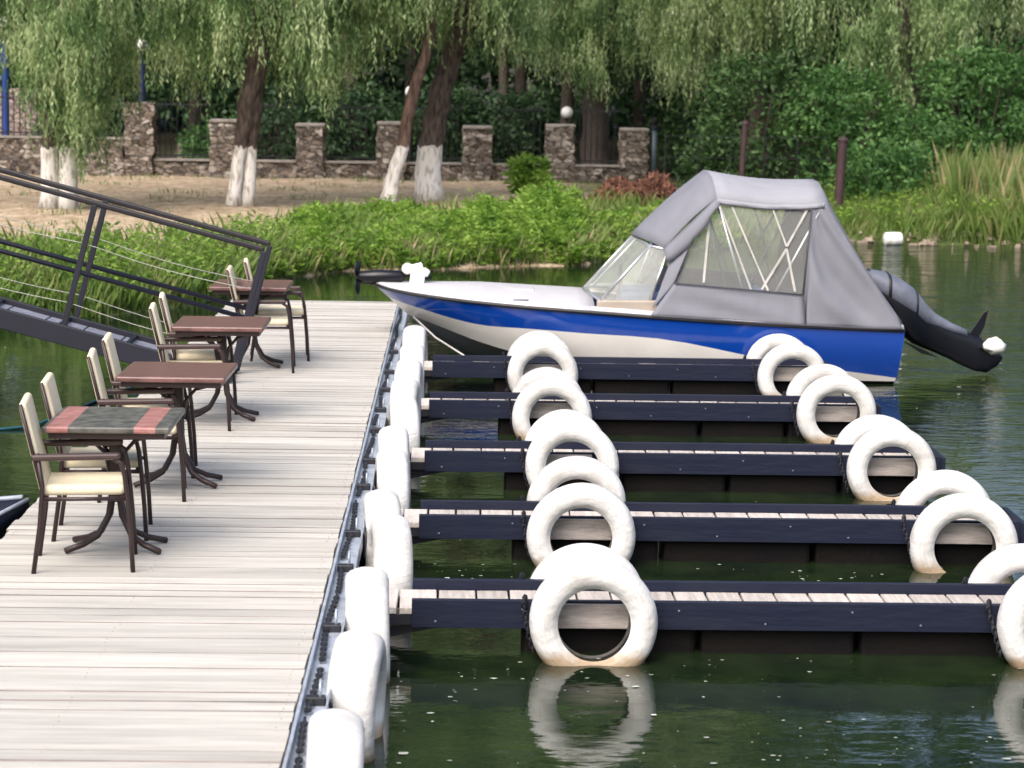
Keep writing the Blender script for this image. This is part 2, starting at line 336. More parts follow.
def m_water():
    m, nt, b = newmat('river_water'); N = nt.nodes; L = nt.links
    b.inputs['Roughness'].default_value = .025; b.inputs['IOR'].default_value = 1.48
    g = N.new('ShaderNodeNewGeometry')
    nz = N.new('ShaderNodeTexNoise'); nz.inputs['Scale'].default_value = 1.6; nz.inputs['Detail'].default_value = 8; nz.inputs['Roughness'].default_value = .7; L.new(g.outputs['Position'], nz.inputs[0])
    rp = N.new('ShaderNodeValToRGB'); rp.color_ramp.elements[0].position = .35; rp.color_ramp.elements[1].position = .68
    rp.color_ramp.elements[0].color = (.005, .010, .006, 1); rp.color_ramp.elements[1].color = (.017, .029, .010, 1)
    L.new(nz.outputs['Fac'], rp.inputs[0]); L.new(rp.outputs[0], b.inputs['Base Color'])
    # ripples: a calm film near the piers, livelier in the open water to the right
    sp = N.new('ShaderNodeSeparateXYZ'); L.new(g.outputs['Position'], sp.inputs[0])
    mr = N.new('ShaderNodeMapRange'); mr.interpolation_type = 'SMOOTHSTEP'; mr.inputs[1].default_value = 3.4; mr.inputs[2].default_value = 6.0; mr.inputs[3].default_value = .13; mr.inputs[4].default_value = 1.7
    L.new(sp.outputs['X'], mr.inputs[0])
    def rip(sc, st):
        mp = N.new('ShaderNodeMapping'); mp.inputs['Scale'].default_value = st; L.new(g.outputs['Position'], mp.inputs[0])
        n = N.new('ShaderNodeTexNoise'); n.inputs['Scale'].default_value = sc; n.inputs['Detail'].default_value = 3; L.new(mp.outputs[0], n.inputs[0]); return n.outputs['Fac']
    a, c, e_ = rip(1.6, (.7, 1.2, 1)), rip(6, (.7, 1.4, 1)), rip(17, (.6, 1.3, 1))
    s1 = N.new('ShaderNodeMath'); s1.operation = 'MULTIPLY_ADD'; s1.inputs[1].default_value = .38; L.new(c, s1.inputs[0]); L.new(a, s1.inputs[2])
    s2 = N.new('ShaderNodeMath'); s2.operation = 'MULTIPLY_ADD'; s2.inputs[1].default_value = .09; L.new(e_, s2.inputs[0]); L.new(s1.outputs[0], s2.inputs[2]); s1 = s2
    mu = N.new('ShaderNodeMath'); mu.operation = 'MULTIPLY'; L.new(s1.outputs[0], mu.inputs[0]); L.new(mr.outputs[0], mu.inputs[1])
    bp = N.new('ShaderNodeBump'); bp.inputs['Strength'].default_value = 1; bp.inputs['Distance'].default_value = .05
    L.new(mu.outputs[0], bp.inputs['Height']); L.new(bp.outputs[0], b.inputs['Normal'])
    return m
M['water'] = m_water()

def m_ground():
    m, nt, b = newmat('bank_soil'); N = nt.nodes; L = nt.links
    b.inputs['Roughness'].default_value = .95; b.inputs['Specular IOR Level'].default_value = .15
    g = N.new('ShaderNodeNewGeometry'); sp = N.new('ShaderNodeSeparateXYZ'); L.new(g.outputs['Position'], sp.inputs[0])
    def noise(sc, d=6):
        n = N.new('ShaderNodeTexNoise'); n.inputs['Scale'].default_value = sc; n.inputs['Detail'].default_value = d; L.new(g.outputs['Position'], n.inputs[0]); return n.outputs['Fac']
    def ramp(src, p0, c0, p1, c1):
        r = N.new('ShaderNodeValToRGB'); e = r.color_ramp.elements; e[0].position = p0; e[1].position = p1; e[0].color = (*c0, 1); e[1].color = (*c1, 1); L.new(src, r.inputs[0]); return r.outputs[0]
    sand0 = ramp(noise(2.6, 10), .34, (.30, .225, .15), .7, (.53, .43, .315))
    litter = ramp(noise(11, 8), .36, (.42, .36, .27), .5, (1, 1, 1))
    mm = N.new('ShaderNodeMix'); mm.data_type = 'RGBA'; mm.blend_type = 'MULTIPLY'; mm.inputs['Factor'].default_value = 1; L.new(sand0, mm.inputs['A']); L.new(litter, mm.inputs['B']); sand = mm.outputs['Result']
    turf = ramp(noise(2.2), .3, (.05, .075, .025), .7, (.10, .12, .045))
    wood = ramp(noise(1.5), .3, (.025, .025, .015), .7, (.05, .045, .028))
    # the bare sandy strip lies between the bank grass and the wall, left of the heap
    def rng(o, a, bb):
        r = N.new('ShaderNodeMapRange'); r.interpolation_type = 'SMOOTHSTEP'; r.inputs[1].default_value = a; r.inputs[2].default_value = bb; L.new(o, r.inputs[0]); return r.outputs[0]
    def addn(o, k, n):
        q = N.new('ShaderNodeMath'); q.operation = 'MULTIPLY_ADD'; q.inputs[1].default_value = k; L.new(n, q.inputs[0]); L.new(o, q.inputs[2]); return q.outputs[0]
    def mul(a, c):
        q = N.new('ShaderNodeMath'); q.operation = 'MULTIPLY'; L.new(a, q.inputs[0]); L.new(c, q.inputs[1]); return q.outputs[0]
    nn = noise(.8, 4)
    yy = addn(sp.outputs['Y'], 3.0, nn); xx = addn(sp.outputs['X'], 3.0, nn)
    mask = mul(rng(yy, 32.6, 33.8), rng(xx, 5.0, 3.4))
    def mix(f, a, c):
        x = N.new('ShaderNodeMix'); x.data_type = 'RGBA'; L.new(f, x.inputs['Factor']); L.new(a, x.inputs['A']); L.new(c, x.inputs['B']); return x.outputs['Result']
    L.new(mix(rng(sp.outputs['Y'], 51.2, 51.6), mix(mask, turf, sand), wood), b.inputs['Base Color'])
    bp = N.new('ShaderNodeBump'); bp.inputs['Strength'].default_value = .7; bp.inputs['Distance'].default_value = .08
    L.new(noise(5), bp.inputs['Height']); L.new(bp.outputs[0], b.inputs['Normal'])
    return m
M['ground'] = m_ground()

def m_runner():
    """table A: dark green cloth with two salmon bands across it"""
    m, nt, b = newmat('banded_tabletop'); N = nt.nodes; L = nt.links; b.inputs['Roughness'].default_value = .4
    tc = N.new('ShaderNodeTexCoord'); sp = N.new('ShaderNodeSeparateXYZ'); L.new(tc.outputs['Object'], sp.inputs[0])
    def band(c, w):
        q = N.new('ShaderNodeMath'); q.operation = 'COMPARE'; q.inputs[1].default_value = c; q.inputs[2].default_value = w; L.new(sp.outputs['X'], q.inputs[0]); return q.outputs[0]
    ad = N.new('ShaderNodeMath'); ad.operation = 'MAXIMUM'; L.new(band(-.25, .055), ad.inputs[0]); L.new(band(.20, .055), ad.inputs[1])
    nz = N.new('ShaderNodeTexNoise'); nz.inputs['Scale'].default_value = 14; nz.inputs['Detail'].default_value = 6; L.new(tc.outputs['Object'], nz.inputs[0])
    rp = N.new('ShaderNodeValToRGB'); e = rp.color_ramp.elements; e[0].position = .35; e[1].position = .7; e[0].color = (.045, .045, .042, 1); e[1].color = (.14, .135, .12, 1); L.new(nz.outputs['Fac'], rp.inputs[0])
    r2 = N.new('ShaderNodeValToRGB'); e = r2.color_ramp.elements; e[0].position = .3; e[1].position = .7; e[0].color = (.25, .095, .088, 1); e[1].color = (.38, .19, .17, 1); L.new(nz.outputs['Fac'], r2.inputs[0])
    mx = N.new('ShaderNodeMix'); mx.data_type = 'RGBA'; L.new(ad.outputs[0], mx.inputs['Factor']); L.new(rp.outputs[0], mx.inputs['A']); L.new(r2.outputs[0], mx.inputs['B'])
    L.new(mx.outputs['Result'], b.inputs['Base Color'])
    return m
M['runner'] = m_runner()

# ------------------------------------------------------------------ setting: water and ground
SHORE = [(-60, 24), (-9, 24.6), (-6.5, 25), (-5.1, 25.8), (-4.1, 26.5), (-3.1, 28.2), (-2.4, 31), (-1.6, 32.8), (0, 33.4), (1.7, 34.3), (3, 36.4), (5, 38.8), (6.9, 40.2), (8.4, 39.4), (10, 39.2), (14, 38.5), (60, 36)]
def shore(x):
    return np.interp(x, [a for a, _ in SHORE], [b for _, b in SHORE]) + .18 * np.sin(np.asarray(x) * 2.3) + .1 * np.sin(np.asarray(x) * 5.1 + 1)
def ground_z(x, y):
    x = np.asarray(x, float); y = np.asarray(y, float)
    d = y - shore(x)
    up = .06 + .40 * (1 - np.exp(-np.clip(d, 0, None) / 1.4)) + .02 * np.sin(x * 1.7 + y) * np.clip(d / 2, 0, 1)
    z = np.where(d > 0, up * np.clip(d / .25, 0, 1), np.maximum(-1.0, d * .8))
    z = z + np.clip((y - 51) / 60, 0, 1) * 2.0
    lb = np.clip((-7.0 - x) / .6, 0, 1) * np.clip((32 - y) / 4, 0, 1)      # high bank where the gangway lands
    return z * (1 - lb) + 1.55 * lb
xs = np.concatenate([[-300, -120, -70], np.arange(-40, -12, 2), np.arange(-12, 16, .4), np.arange(16, 44, 2), [70, 120, 300]])
ys = np.concatenate([[-40, -10, 5], np.arange(10, 23, 2), np.arange(23, 45, .35), np.arange(45, 58, 1), [62, 70, 80, 95, 120, 170, 260, 500]])
X, Y = np.meshgrid(xs, ys); V = np.stack([X, Y, ground_z(X, Y)], -1).reshape(-1, 3)
nx = len(xs); ii = np.arange((len(ys) - 1) * (nx - 1)); q = ii // (nx - 1) * nx + ii % (nx - 1)
g = np_mesh('ground', V, np.stack([q, q + 1, q + 1 + nx, q + nx], 1), M['ground']); tag(g, kind='structure')
g.data.polygons.foreach_set('use_smooth', [True] * len(g.data.polygons))
w = MB().add([(-300, -40, 0), (300, -40, 0), (300, 44, 0), (-300, 44, 0)], [(0, 1, 2, 3)]).build('water', M['water']); tag(w, kind='structure')
p = MB().add([(-14, 52.2, .56), (-3.4, 52.2, .56), (-3.4, 54.4, .66), (-14, 54.4, .66)], [(0, 1, 2, 3)]).build('path', M['pave']); tag(p, kind='structure')

# ------------------------------------------------------------------ dock
DL, DR, DZ, DEND, DST = -2.47, -.63, .35, 25.3, 4.0
dock = empty('floating_dock', (DR, 14, 0)); tag(dock, 'long floating dock of weathered pale planks with tables on it', 'dock')
off = Vector((-DR, -14, 0))
def D(p): return Vector(p) + off
mb = MB(); y = DST; k = 0
while y < DEND - .05:
    wd = random.choice((.118, .13, .135, .145)); wd = min(wd, DEND - y)
    gap = random.choice((.003, .003, .004, .004, .005, .008, .013, .02))
    e0, e1 = random.uniform(-.012, .012), random.uniform(-.006, .004)
    rot = Matrix.Rotation(random.uniform(-.0025, .0025), 3, 'Z') @ Matrix.Rotation(random.uniform(-.012, .012), 3, 'X')
    mb.box(D(((DL + DR + e0 + e1) / 2, y + wd / 2, DZ - .02 + random.uniform(-.003, .003))), (DR - DL + e1 - e0, wd - gap, .04), rot)
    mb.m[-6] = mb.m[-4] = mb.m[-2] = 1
    for sx_ in (DL + .05, (DL + DR) / 2, DR - .05):
        for q in (.25, .75):
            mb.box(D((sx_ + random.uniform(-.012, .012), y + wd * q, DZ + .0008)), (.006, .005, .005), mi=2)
    y += wd; k += 1
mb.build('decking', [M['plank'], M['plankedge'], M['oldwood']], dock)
mb = MB()
for x in (DL + .05, (DL + DR) / 2, DR - .05): mb.box(D((x, (DST + DEND) / 2, .22)), (.08, DEND - DST - .06, .18))
for yy in np.arange(DST + .3, DEND, 1.4): mb.box(D(((DL + DR) / 2, yy, .20)), (DR - DL - .24, .07, .12))
mb.build('joist', M['dark'], dock)
mb = MB()
for yy in np.arange(DST + .8, DEND - .6, 2.4):
    mb.box(D(((DL + DR) / 2, yy + .8, .02)), (DR - DL - .35, 1.9, .2))
mb.build('float', M['float'], dock, bevel=.03)
# steel channel along the edge, with chain in it
mb = MB()
mb.box(D((DR + .066, (DST + DEND) / 2, .275)), (.12, DEND - DST, .05))
mb.box(D((DR + .012, (DST + DEND) / 2, .322)), (.016, DEND - DST, .042))
mb.box(D((DR + .122, (DST + DEND) / 2, .316)), (.008, DEND - DST, .03))
mb.build('edge_channel', M['steel'], dock, bevel=.003, seg=1)
mb = MB(); yy = DST + .1
while yy < DEND - .2:
    if random.random() < .7:
        n = random.randint(4, 16); mb = MB()
        for i in range(n):
            a = Matrix.Rotation(R(90 * (i % 2)), 3, 'Y')
            xx = DR + .052 + .008 * math.sin(yy * 4)
            ring = [a @ Vector((.012 * math.cos(t), .03 * math.sin(t), 0)) for t in np.linspace(0, 2 * math.pi, 9)]
            mb.tube([D((xx, yy, .317)) + q for q in ring], .0065, 5, cap=False); yy += .045
        mb.build('chain', M['dark'], dock)
    yy += random.uniform(.03, .16)
EDGE_T = [7.35, 8.5, 9.75, 11.0, 12.3, 13.2, 14.65, 15.6, 16.9, 17.9, 19.0, 20.1, 21.5]
for yt in EDGE_T:
    b = MB()
    b.box(D((DR + .07, yt - .42, .318)), (.085, .05, .04)); b.box(D((DR + .134, yt - .42, .25)), (.014, .06, .14))
    b.build('bracket', M['dark'], dock, bevel=.006)
    MB().tube([D((DR + .09, yt - .42 + .035 * math.cos(t), .37 + .035 * math.sin(t))) for t in np.linspace(0, 2 * math.pi, 13)], .006, 6, cap=False).build('ring', M['steel'], dock, smooth=True)

# ------------------------------------------------------------------ finger piers
FY = [11.33, 13.53, 15.83, 18.3, 20.72]            # near edge of each
FX0, FX1, FZ, FW = -.20, 3.42, .28, .50
FNAME = ['the nearest finger pier', 'the second nearest finger pier', 'the middle finger pier', 'the fourth finger pier, one before the boat', 'the finger pier right beside the boat']
FLAB = ['navy edged finger pier nearest the camera, its plank top showing widest', 'navy edged finger pier second from the camera, between nearest and middle piers',
        'navy edged finger pier in the middle of the five', 'navy edged finger pier one row before the pier beside the boat', 'navy edged finger pier right alongside the blue boat']
def make_finger(i):
    root = empty('finger_pier', (FX0, FY[i], 0), R((.12, -.2, .1, .22, -.1)[i])); tag(root, FLAB[i], 'finger pier', 'finger piers between the berths')
    L = FX1 - FX0; rr = random.Random(30 + i)
    m = MB(); x = -.42
    while x < L - .03:
        wd = rr.choice((.15, .17, .18, .2)); wd = min(wd, L - .02 - x)
        m.box((x + wd / 2, FW / 2, FZ - .07 + rr.uniform(-.002, .002)), (wd - .012, FW - .09, .035), Matrix.Rotation(rr.uniform(-.01, .01), 3, 'Z'))
        x += wd
    m.build('decking', M['plank2'], root, bevel=.003, seg=1)
    for yy in (.02, FW - .02):
        fb_ = MB().box((L / 2, yy, FZ - .072), (L, .04, .144)); sg = -1 if yy < .1 else 1
        for q in range(9):
            fb_.lathe([(0, 0), (.007, 0), (.007, .005), (0, .006)], (0, 0, 0), 6, 'Y', mis=[1] * 4)
            for v_ in range(-24, 0):
                px_, py_, pz_ = fb_.v[v_]; fb_.v[v_] = (px_ + .12 + q * .41 + (q % 3) * .03, yy + sg * (.0205 + py_), pz_ + FZ - (.045 if q % 2 else .11))
        fb_.build('fascia', [M['navy'], M['coverfab']], root, bevel=.006)
    MB().box((L + .018, FW / 2, FZ - .075), (.034, FW - .004, .14)).build('end_board', M['navy'], root, bevel=.006)
    m = MB(); x0 = .55
    while x0 < L - .2:
        x1 = min(x0 + rr.uniform(.7, .95), L - .04)
        m.box(((x0 + x1) / 2, FW / 2, .015), (x1 - x0 - .03, FW - .14, .24)); x0 = x1
    m.build('float', M['float'], root, bevel=.025)
    m = MB()
    for yy in (.07, FW - .07): m.bar((-.40, yy, FZ - .115), (L - .05, yy, FZ - .115), .05, .05)
    m.bar((-.42, .12, .02), (.25, .12, .16), .05, .04); m.bar((-.42, FW - .12, .02), (.25, FW - .12, .16), .05, .04)
    m.box((-.40, FW / 2, .12), (.06, FW - .1, .22))
    m.build('support_frame', M['dark'], root)
    for tx in (.75, 3.08):
        for yy in (-.009, FW + .009):
            MB().box((tx - FX0, yy, FZ - .074), (.44, .026, .125)).build('mount_board', M['oldwood'], root, bevel=.004)
    return root
for i in range(5): make_finger(i)

# ------------------------------------------------------------------ tyres
def tyre_mesh(name, axis, seed, r=.323, w=.185):
    h = w / 2; rb = r * .568
    prof = [(rb, -h * .62), (rb + .02, -h * .86), (r * .70, -h * .99), (r * .80, -h), (r * .885, -h * .93), (r * .94, -h * .78), (r * .98, -h * .5), (r, -h * .18), (r, h * .18),
            (r * .98, h * .5), (r * .94, h * .78), (r * .885, h * .93), (r * .80, h), (r * .70, h * .99), (rb + .02, h * .86), (rb, h * .62),
            (rb + .012, h * .55), (r * .72, h * .78), (r * .84, h * .7), (r * .90, 0), (r * .84, -h * .7), (r * .72, -h * .78), (rb + .012, -h * .55)]
    mis = [0] * 15 + [1] * 8
    m = MB(); m.lathe(prof, n=64, axis=axis, closed=True, mis=mis)
    rr = random.Random(seed); a, b, c = rr.uniform(0, 6), rr.uniform(0, 6), rr.uniform(.006, .014)
    V = []
    for p in m.v:                                   # old tyres sag out of round
        p = Vector(p); t = math.atan2(p.z, p.y if axis == 'X' else p.x); k = 1 + c * math.sin(2 * t + a) + .6 * c * math.sin(3 * t + b)
        V.append(tuple(p * k))
    m.v = V
    o = m.build(name, [M['tyre'], M['tyrein']], smooth='auto')
    return o
ty_y = [tyre_mesh('tyre_fender', 'Y', s) for s in (1, 2, 3)]
ty_x = [tyre_mesh('tyre_fender', 'Y', s, w=.21) for s in (4, 5, 6)]
used = set()
def place_tyre(pool, loc, rot, label, group, s=1.0):
    src = random.choice(pool)
    if src.name in used:
        o = src.copy(); COL.objects.link(o)
    else:
        o = src; used.add(src.name)
    o.location = loc; o.rotation_euler = rot; o.scale = (s, s, s)
    return tag(o, label, 'tyre', group)
SHORT = ['nearest pier', 'second nearest pier', 'middle pier', 'fourth pier from the camera', 'pier beside the boat']
ZT = {('f', 'L'): [.200, .185, .205, .165, .185], ('b', 'L'): [.135, .235, .175, .165, .185], ('f', 'R'): [.205, .15, .20, .225, .19], ('b', 'R'): [.15, .155, .16, .215, .185]}
for i in range(5):
    for side in 'LR':
        for fb in 'fb':
            x = (.71, .775, .82, .79, .79)[i] if side == 'L' else 3.06
            x += random.uniform(-.01, .01)
            if fb == 'b': x += {'L': -.005, 'R': (.0, .03, .02, .02, -.02)[i]}[side]
            y = FY[i] - .118 if fb == 'f' else FY[i] + FW + .118
            end = 'dock end' if side == 'L' else 'outer end'
            face = 'near face' if fb == 'f' else 'far face'
            o = place_tyre(ty_y, (x, y, ZT[(fb, side)][i]), (random.uniform(-.03, .05) * (1 if fb == 'f' else -1), random.uniform(0, 6), random.uniform(-.03, .03)),
                           f'white painted tyre on the {face} of the {SHORT[i]}, {end}', 'white tyres hung on the finger piers', {('f', 'L'): 1.0}.get((fb, side), random.uniform(.95, 1.0)))
            # chain that holds it to the pier, on the dock-facing side
            sx = -1
            pts = [(x - .34, FY[i] + (.0 if fb == 'f' else FW), FZ + .012), (x - .345, y + (.10 if fb == 'f' else -.10), FZ - .02), (x - .33, y, FZ - .12), (x - .30, y, FZ - .22)]
            mb = MB(); T = 14
            for t in range(T):
                u = t / (T - 1) * (len(pts) - 1); j = min(int(u), len(pts) - 2); c = Vector(pts[j]).lerp(Vector(pts[j + 1]), u - j)
                a = Matrix.Rotation(R(90 * (t % 2)), 3, 'Z')
                mb.tube([c + a @ Vector((.01 * math.cos(q), 0, .02 * math.sin(q))) for q in np.linspace(0, 2 * math.pi, 8)], .005, 4, cap=False)
            ch = mb.build('chain', M['dark'], None)
            ch.parent = o; ch.matrix_parent_inverse = (Matrix.LocRotScale(o.location, o.rotation_euler, o.scale)).inverted()
EXL = ['-.44', 0]
names = ['nearest', 'second nearest', 'third', 'fourth', 'fifth', 'sixth', 'seventh', 'eighth', 'ninth', 'tenth', 'eleventh', 'twelfth', 'last']
exo = [-.45, -.45, -.41, -.41, -.345, -.405, -.395, -.40, -.375, -.385, -.38, -.37, -.37]
for k, yt in enumerate(EDGE_T):
    lab = f'white tyre along the dock edge, {names[k]} in that row from the camera'
    if k == len(EDGE_T) - 1: lab = 'white tyre along the dock edge, farthest in that row, under the bow'
    place_tyre(ty_x, (exo[k], yt, .185 + random.uniform(-.015, .015)), (random.uniform(-.10, .10), random.uniform(0, 6), R(90) + random.uniform(-.10, .10)), lab, 'white tyres along the dock edge', random.uniform(.97, 1.03))

# ------------------------------------------------------------------ chairs and tables
def make_chair():
    r = empty('armchair', (0, 0, 0))
    hw = .2
    MB().box((0, 0, .425), (.42, .40, .055)).build('seat', M['cream'], r, bevel=.022, smooth=True, seg=3)
    MB().bar((-.19, 0, .40), (-.30, 0, .875), .40, .042, up=(1, 0, .2)).build('backrest', M['cream'], r, bevel=.02, smooth=True, seg=3)
    for s in (-1, 1):
        yy = s * (hw + .022)
        MB().bar((-.255, yy, .60), (.19, yy, .605), .045, .035).build('armrest', M['brownwood'], r, bevel=.012)
        MB().tube([(.16, yy, .59), (.195, yy, .57), (.212, yy, .50), (.225, yy, .38), (.24, yy, .2), (.25, yy, 0)], .0125, 8).build('leg', M['brown'], r, smooth=True)
        MB().tube([(-.225, yy, .62), (-.20, yy, .45), (-.215, yy, .25), (-.25, yy, 0)], .0125, 8).build('leg', M['brown'], r, smooth=True)
    m = MB()
    for x in (-.195, .2): m.tube([(x, -hw - .02, .385), (x, hw + .02, .385)], .011, 8)
    for s in (-1, 1):
        m.tube([(-.2, s * (hw + .02), .385), (.215, s * (hw + .02), .385)], .011, 8)
        m.tube([(-.2, s * (hw + .018), .42), (-.255, s * (hw + .018), .66), (-.305, s * (hw + .018), .87)], .010, 8)
    m.build('frame', M['brown'], r, smooth=True)
    return r
def make_table():
    r = empty('cafe_table', (0, 0, 0))
    MB().box((0, 0, .70), (.66, .72, .035)).build('tabletop', M['tabletop'], r, bevel=.01)
    MB().box((0, 0, .665), (.6, .66, .03)).build('apron', M['brown'], r)
    MB().box((0, 0, .46), (.065, .065, .40)).build('pedestal', M['brown'], r, bevel=.006)
    for sx in (-1, 1):
        for sy in (-1, 1):
            MB().tube([(sx * .018, sy * .018, .42), (sx * .02, sy * .02, .3), (sx * .035, sy * .03, .19), (sx * .09, sy * .06, .085), (sx * .16, sy * .10, .045), (sx * .25, sy * .15, .018)], .017, 8).build('foot', M['brown'], r, smooth=True)
            MB().tube([(sx * .03, sy * .02, .42), (sx * .05, sy * .035, .53), (sx * .12, sy * .1, .61), (sx * .22, sy * .2, .648)], .011, 6).build('brace', M['brown'], r, smooth=True)
    return r
TBL = [(-1.80, 12.15, 'cafe table with dark green cloth and two salmon bands, nearest the camera'),
       (-1.70, 14.08, 'brown cafe table second from the camera, behind the banded table'),
       (-1.70, 16.75, 'brown cafe table third from the camera, just before the gangway foot'),
       (-1.745, 19.72, 'brown cafe table farthest along the dock, beyond the gangway post')]
CH = [(-1.905, 11.77, .11, 'cream armchair nearest the camera, on the near side of the banded table'),
      (-1.935, 12.56, .08, 'cream armchair on the far side of the banded table'),
      (-1.87, 13.70, .11, 'cream armchair on the near side of the second table'),
      (-1.90, 14.50, .07, 'cream armchair on the far side of the second table'),
      (-1.86, 16.38, .09, 'cream armchair on the near side of the third table'),
      (-1.89, 17.15, .11, 'cream armchair on the far side of the third table'),
      (-1.62, 19.50, .05, 'cream armchair on the near side of the farthest table, by the gangway post'),
      (-1.55, 20.28, .09, 'cream armchair farthest along the dock, beyond the farthest table')]
proto = make_table()
for i, (x, y, lab) in enumerate(TBL):
    o = proto if i == 0 else copy_tree(proto)
    o.location = (x, y, DZ); o.rotation_euler.z = random.uniform(-.02, .02); tag(o, lab, 'table', 'cafe tables on the dock')
top0 = [c for c in proto.children if c.name.startswith('tabletop')][0]
top0.data = top0.data.copy(); top0.data.materials.clear(); top0.data.materials.append(M['runner']); top0['label'] = 'tabletop in dark green with two salmon bands'
proto = make_chair()
for i, (x, y, rz, lab) in enumerate(CH):
    o = proto if i == 0 else copy_tree(proto)
    o.location = (x, y, DZ); o.rotation_euler.z = rz; tag(o, lab, 'chair', 'cream armchairs at the dock tables')

# ------------------------------------------------------------------ gangway
gw = empty('gangway', (-2.4, 18.9, .35)); tag(gw, 'dark steel gangway with railings sloping down onto the dock', 'gangway')
go = Vector((2.4, -18.9, -.35)); GY = (18.62, 19.22); SL = .262
def G(x, y, z): return Vector((x, y, z)) + go
def gz(x): return .40 + SL * (-1.80 - x)            # underside line of the walkway
GX0, GX1 = -7.4, -1.82
nrm = Vector((SL, 0, 1)).normalized()
for y in GY:
    MB().bar(G(GX0, y, gz(GX0) - .03), G(GX1, y, gz(GX1) - .03), .05, .16).build('stringer', M['gang'], gw, bevel=.006)
    a = G(GX0, y, gz(GX0)) + nrm * 1.075; b = G(GX1, y, gz(GX1)) + nrm * 1.075
    MB().bar(a, b, .045, .045).build('handrail', M['gangbrown'], gw, bevel=.012)
    a = G(GX0, y, gz(GX0)) + nrm * .50; b = G(GX1, y, gz(GX1)) + nrm * .50
    MB().tube([a, b], .02, 8).build('mid_rail', M['gang'], gw, smooth=True)
    for k in range(5):
        x = GX1 - k * 1.36
        f = G(x, y, gz(x)) - nrm * .03
        MB().bar(f, f + nrm * 1.09, .045, .045, up=(0, 1, 0)).build('post', M['gang'], gw, bevel=.005)
    m = MB()
    for h in (.24, .74):
        pts = []
        for k in range(41):
            x = GX0 + (GX1 - GX0) * k / 40; u = (GX1 - x) / 1.36 % 1
            pts.append(G(x, y, gz(x)) + nrm * (h - .035 * math.sin(math.pi * u)))
        m.tube(pts, .0032, 5)
    m.build('cable', M['wire'], gw, smooth=True)
m = MB(); n = 18
for k in range(n):
    x0 = GX0 + (GX1 - GX0) * k / n; x1 = GX0 + (GX1 - GX0) * (k + 1) / n - .012
    m.bar(G(x0, sum(GY) / 2, gz(x0) - .01), G(x1, sum(GY) / 2, gz(x1) - .01), GY[1] - GY[0] - .06, .03)
m.build('walkway', M['tread'], gw, bevel=.004)
m = MB()
for k in range(10):
    x = GX1 - .3 - k * .55
    m.bar(G(x, GY[0] + .03, gz(x) + .03), G(x, GY[1] - .03, gz(x) + .03), .03, .02)
m.build('tread_cleat', M['gang'], gw)
for y in (GY[0] + .1, GY[1] - .1):
    MB().lathe([(.0, -.03), (.045, -.03), (.05, -.02), (.05, .02), (.045, .03), (0, .03)], G(-2.02, y, .402), 20, 'Y').build('wheel', M['rubber'], gw, smooth='auto')
# landing block on the high left bank, out of the picture
ab = MB().box((-7.75, 18.92, 1.35), (.9, 1.4, 1.1)).build('landing_block', M['coping'], bevel=.02); tag(ab, 'concrete landing block at the upper end of the gangway', 'block')

# ------------------------------------------------------------------ boat
BY = 22.42
boat = empty('motorboat', (1.73, BY, .012)); boat.scale = (1.018, 1, 1); boat.rotation_euler.y = R(-.5); tag(boat, 'blue and white motorboat under a grey canvas canopy', 'boat')
bo = Vector((-1.7, -BY, 0))
def B(x, y, z): return Vector((x - 1.7, y, z))      # y measured from the centre line
tx = [-.78, -.62, -.40, -.1, .25, .7, 1.2, 2.0, 3.0, 4.17]
sh_b = [0.0, .20, .40, .58, .74, .86, .93, .97, .97, .93]
sh_z = [.835, .80, .775, .75, .725, .695, .665, .61, .55, .50]
ch_x = [-.45, -.34, -.2, .0, .3, .75, 1.25, 2.0, 3.0, 4.12]
ch_b = [.0, .10, .22, .36, .52, .67, .77, .83, .85, .83]
ch_z = [.53, .505, .465, .40, .305, .195, .10, .05, .02, .0]
ke_x = [-.36, -.22, -.05, .17, .5, .9, 1.35, 2.05, 3.0, 4.1]
ke_z = [.44, .34, .23, .10, -.03, -.12, -.17, -.20, -.2, -.2]
pt_z = [.70, .665, .62, .555, .50, .485, .455, .40, .20, .035]
NS = 36
ts = np.linspace(0, 1, NS + 1) ** 1.25 * (len(tx) - 1)
def cr(arr, t):                                     # smooth interpolation of the station tables
    i = int(min(t, len(arr) - 1.0001)); u = t - i
    p0, p1, p2, p3 = arr[max(i - 1, 0)], arr[i], arr[i + 1], arr[min(i + 2, len(arr) - 1)]
    return .5 * (2 * p1 + (p2 - p0) * u + (2 * p0 - 5 * p1 + 4 * p2 - p3) * u * u + (3 * p1 - p0 - 3 * p2 + p3) * u ** 3)
def side_pt(t, f, s):
    """f = 0 at the sheer, 1 at the chine"""
    sx, sb, sz = cr(tx, t), max(0, cr(sh_b, t)), cr(sh_z, t); cx, cb, cz = cr(ch_x, t), max(0, cr(ch_b, t)), cr(ch_z, t)
    bul = .035 * math.sin(math.pi * f) * min(1, t)
    return B(sx + (cx - sx) * f, s * (sb + (cb - sb) * f + bul), sz + (cz - sz) * f)
blue, white, bottom = MB(), MB(), MB()
for s in (-1, 1):
    rb, rw, rk = [], [], []
    for t in ts:
        sz, cz, pz = cr(sh_z, t), cr(ch_z, t), cr(pt_z, t); fp = min(.97, max(.05, (sz - pz) / (sz - cz)))
        rb.append([side_pt(t, fp * j / 4, s) for j in range(5)])
        rw.append([side_pt(t, fp + (1 - fp) * j / 4, s) for j in range(5)])
        c = side_pt(t, 1, s); kx, kz = cr(ke_x, t), cr(ke_z, t); kp = B(kx, 0, kz)
        rk.append([c.lerp(kp, j / 4) + Vector((0, 0, -.03 * math.sin(math.pi * j / 4) * min(1, t / 3))) for j in range(5)])
    for mb, rr in ((blue, rb), (white, rw), (bottom, rk)): mb.loft(rr, closed=False, cap=False)
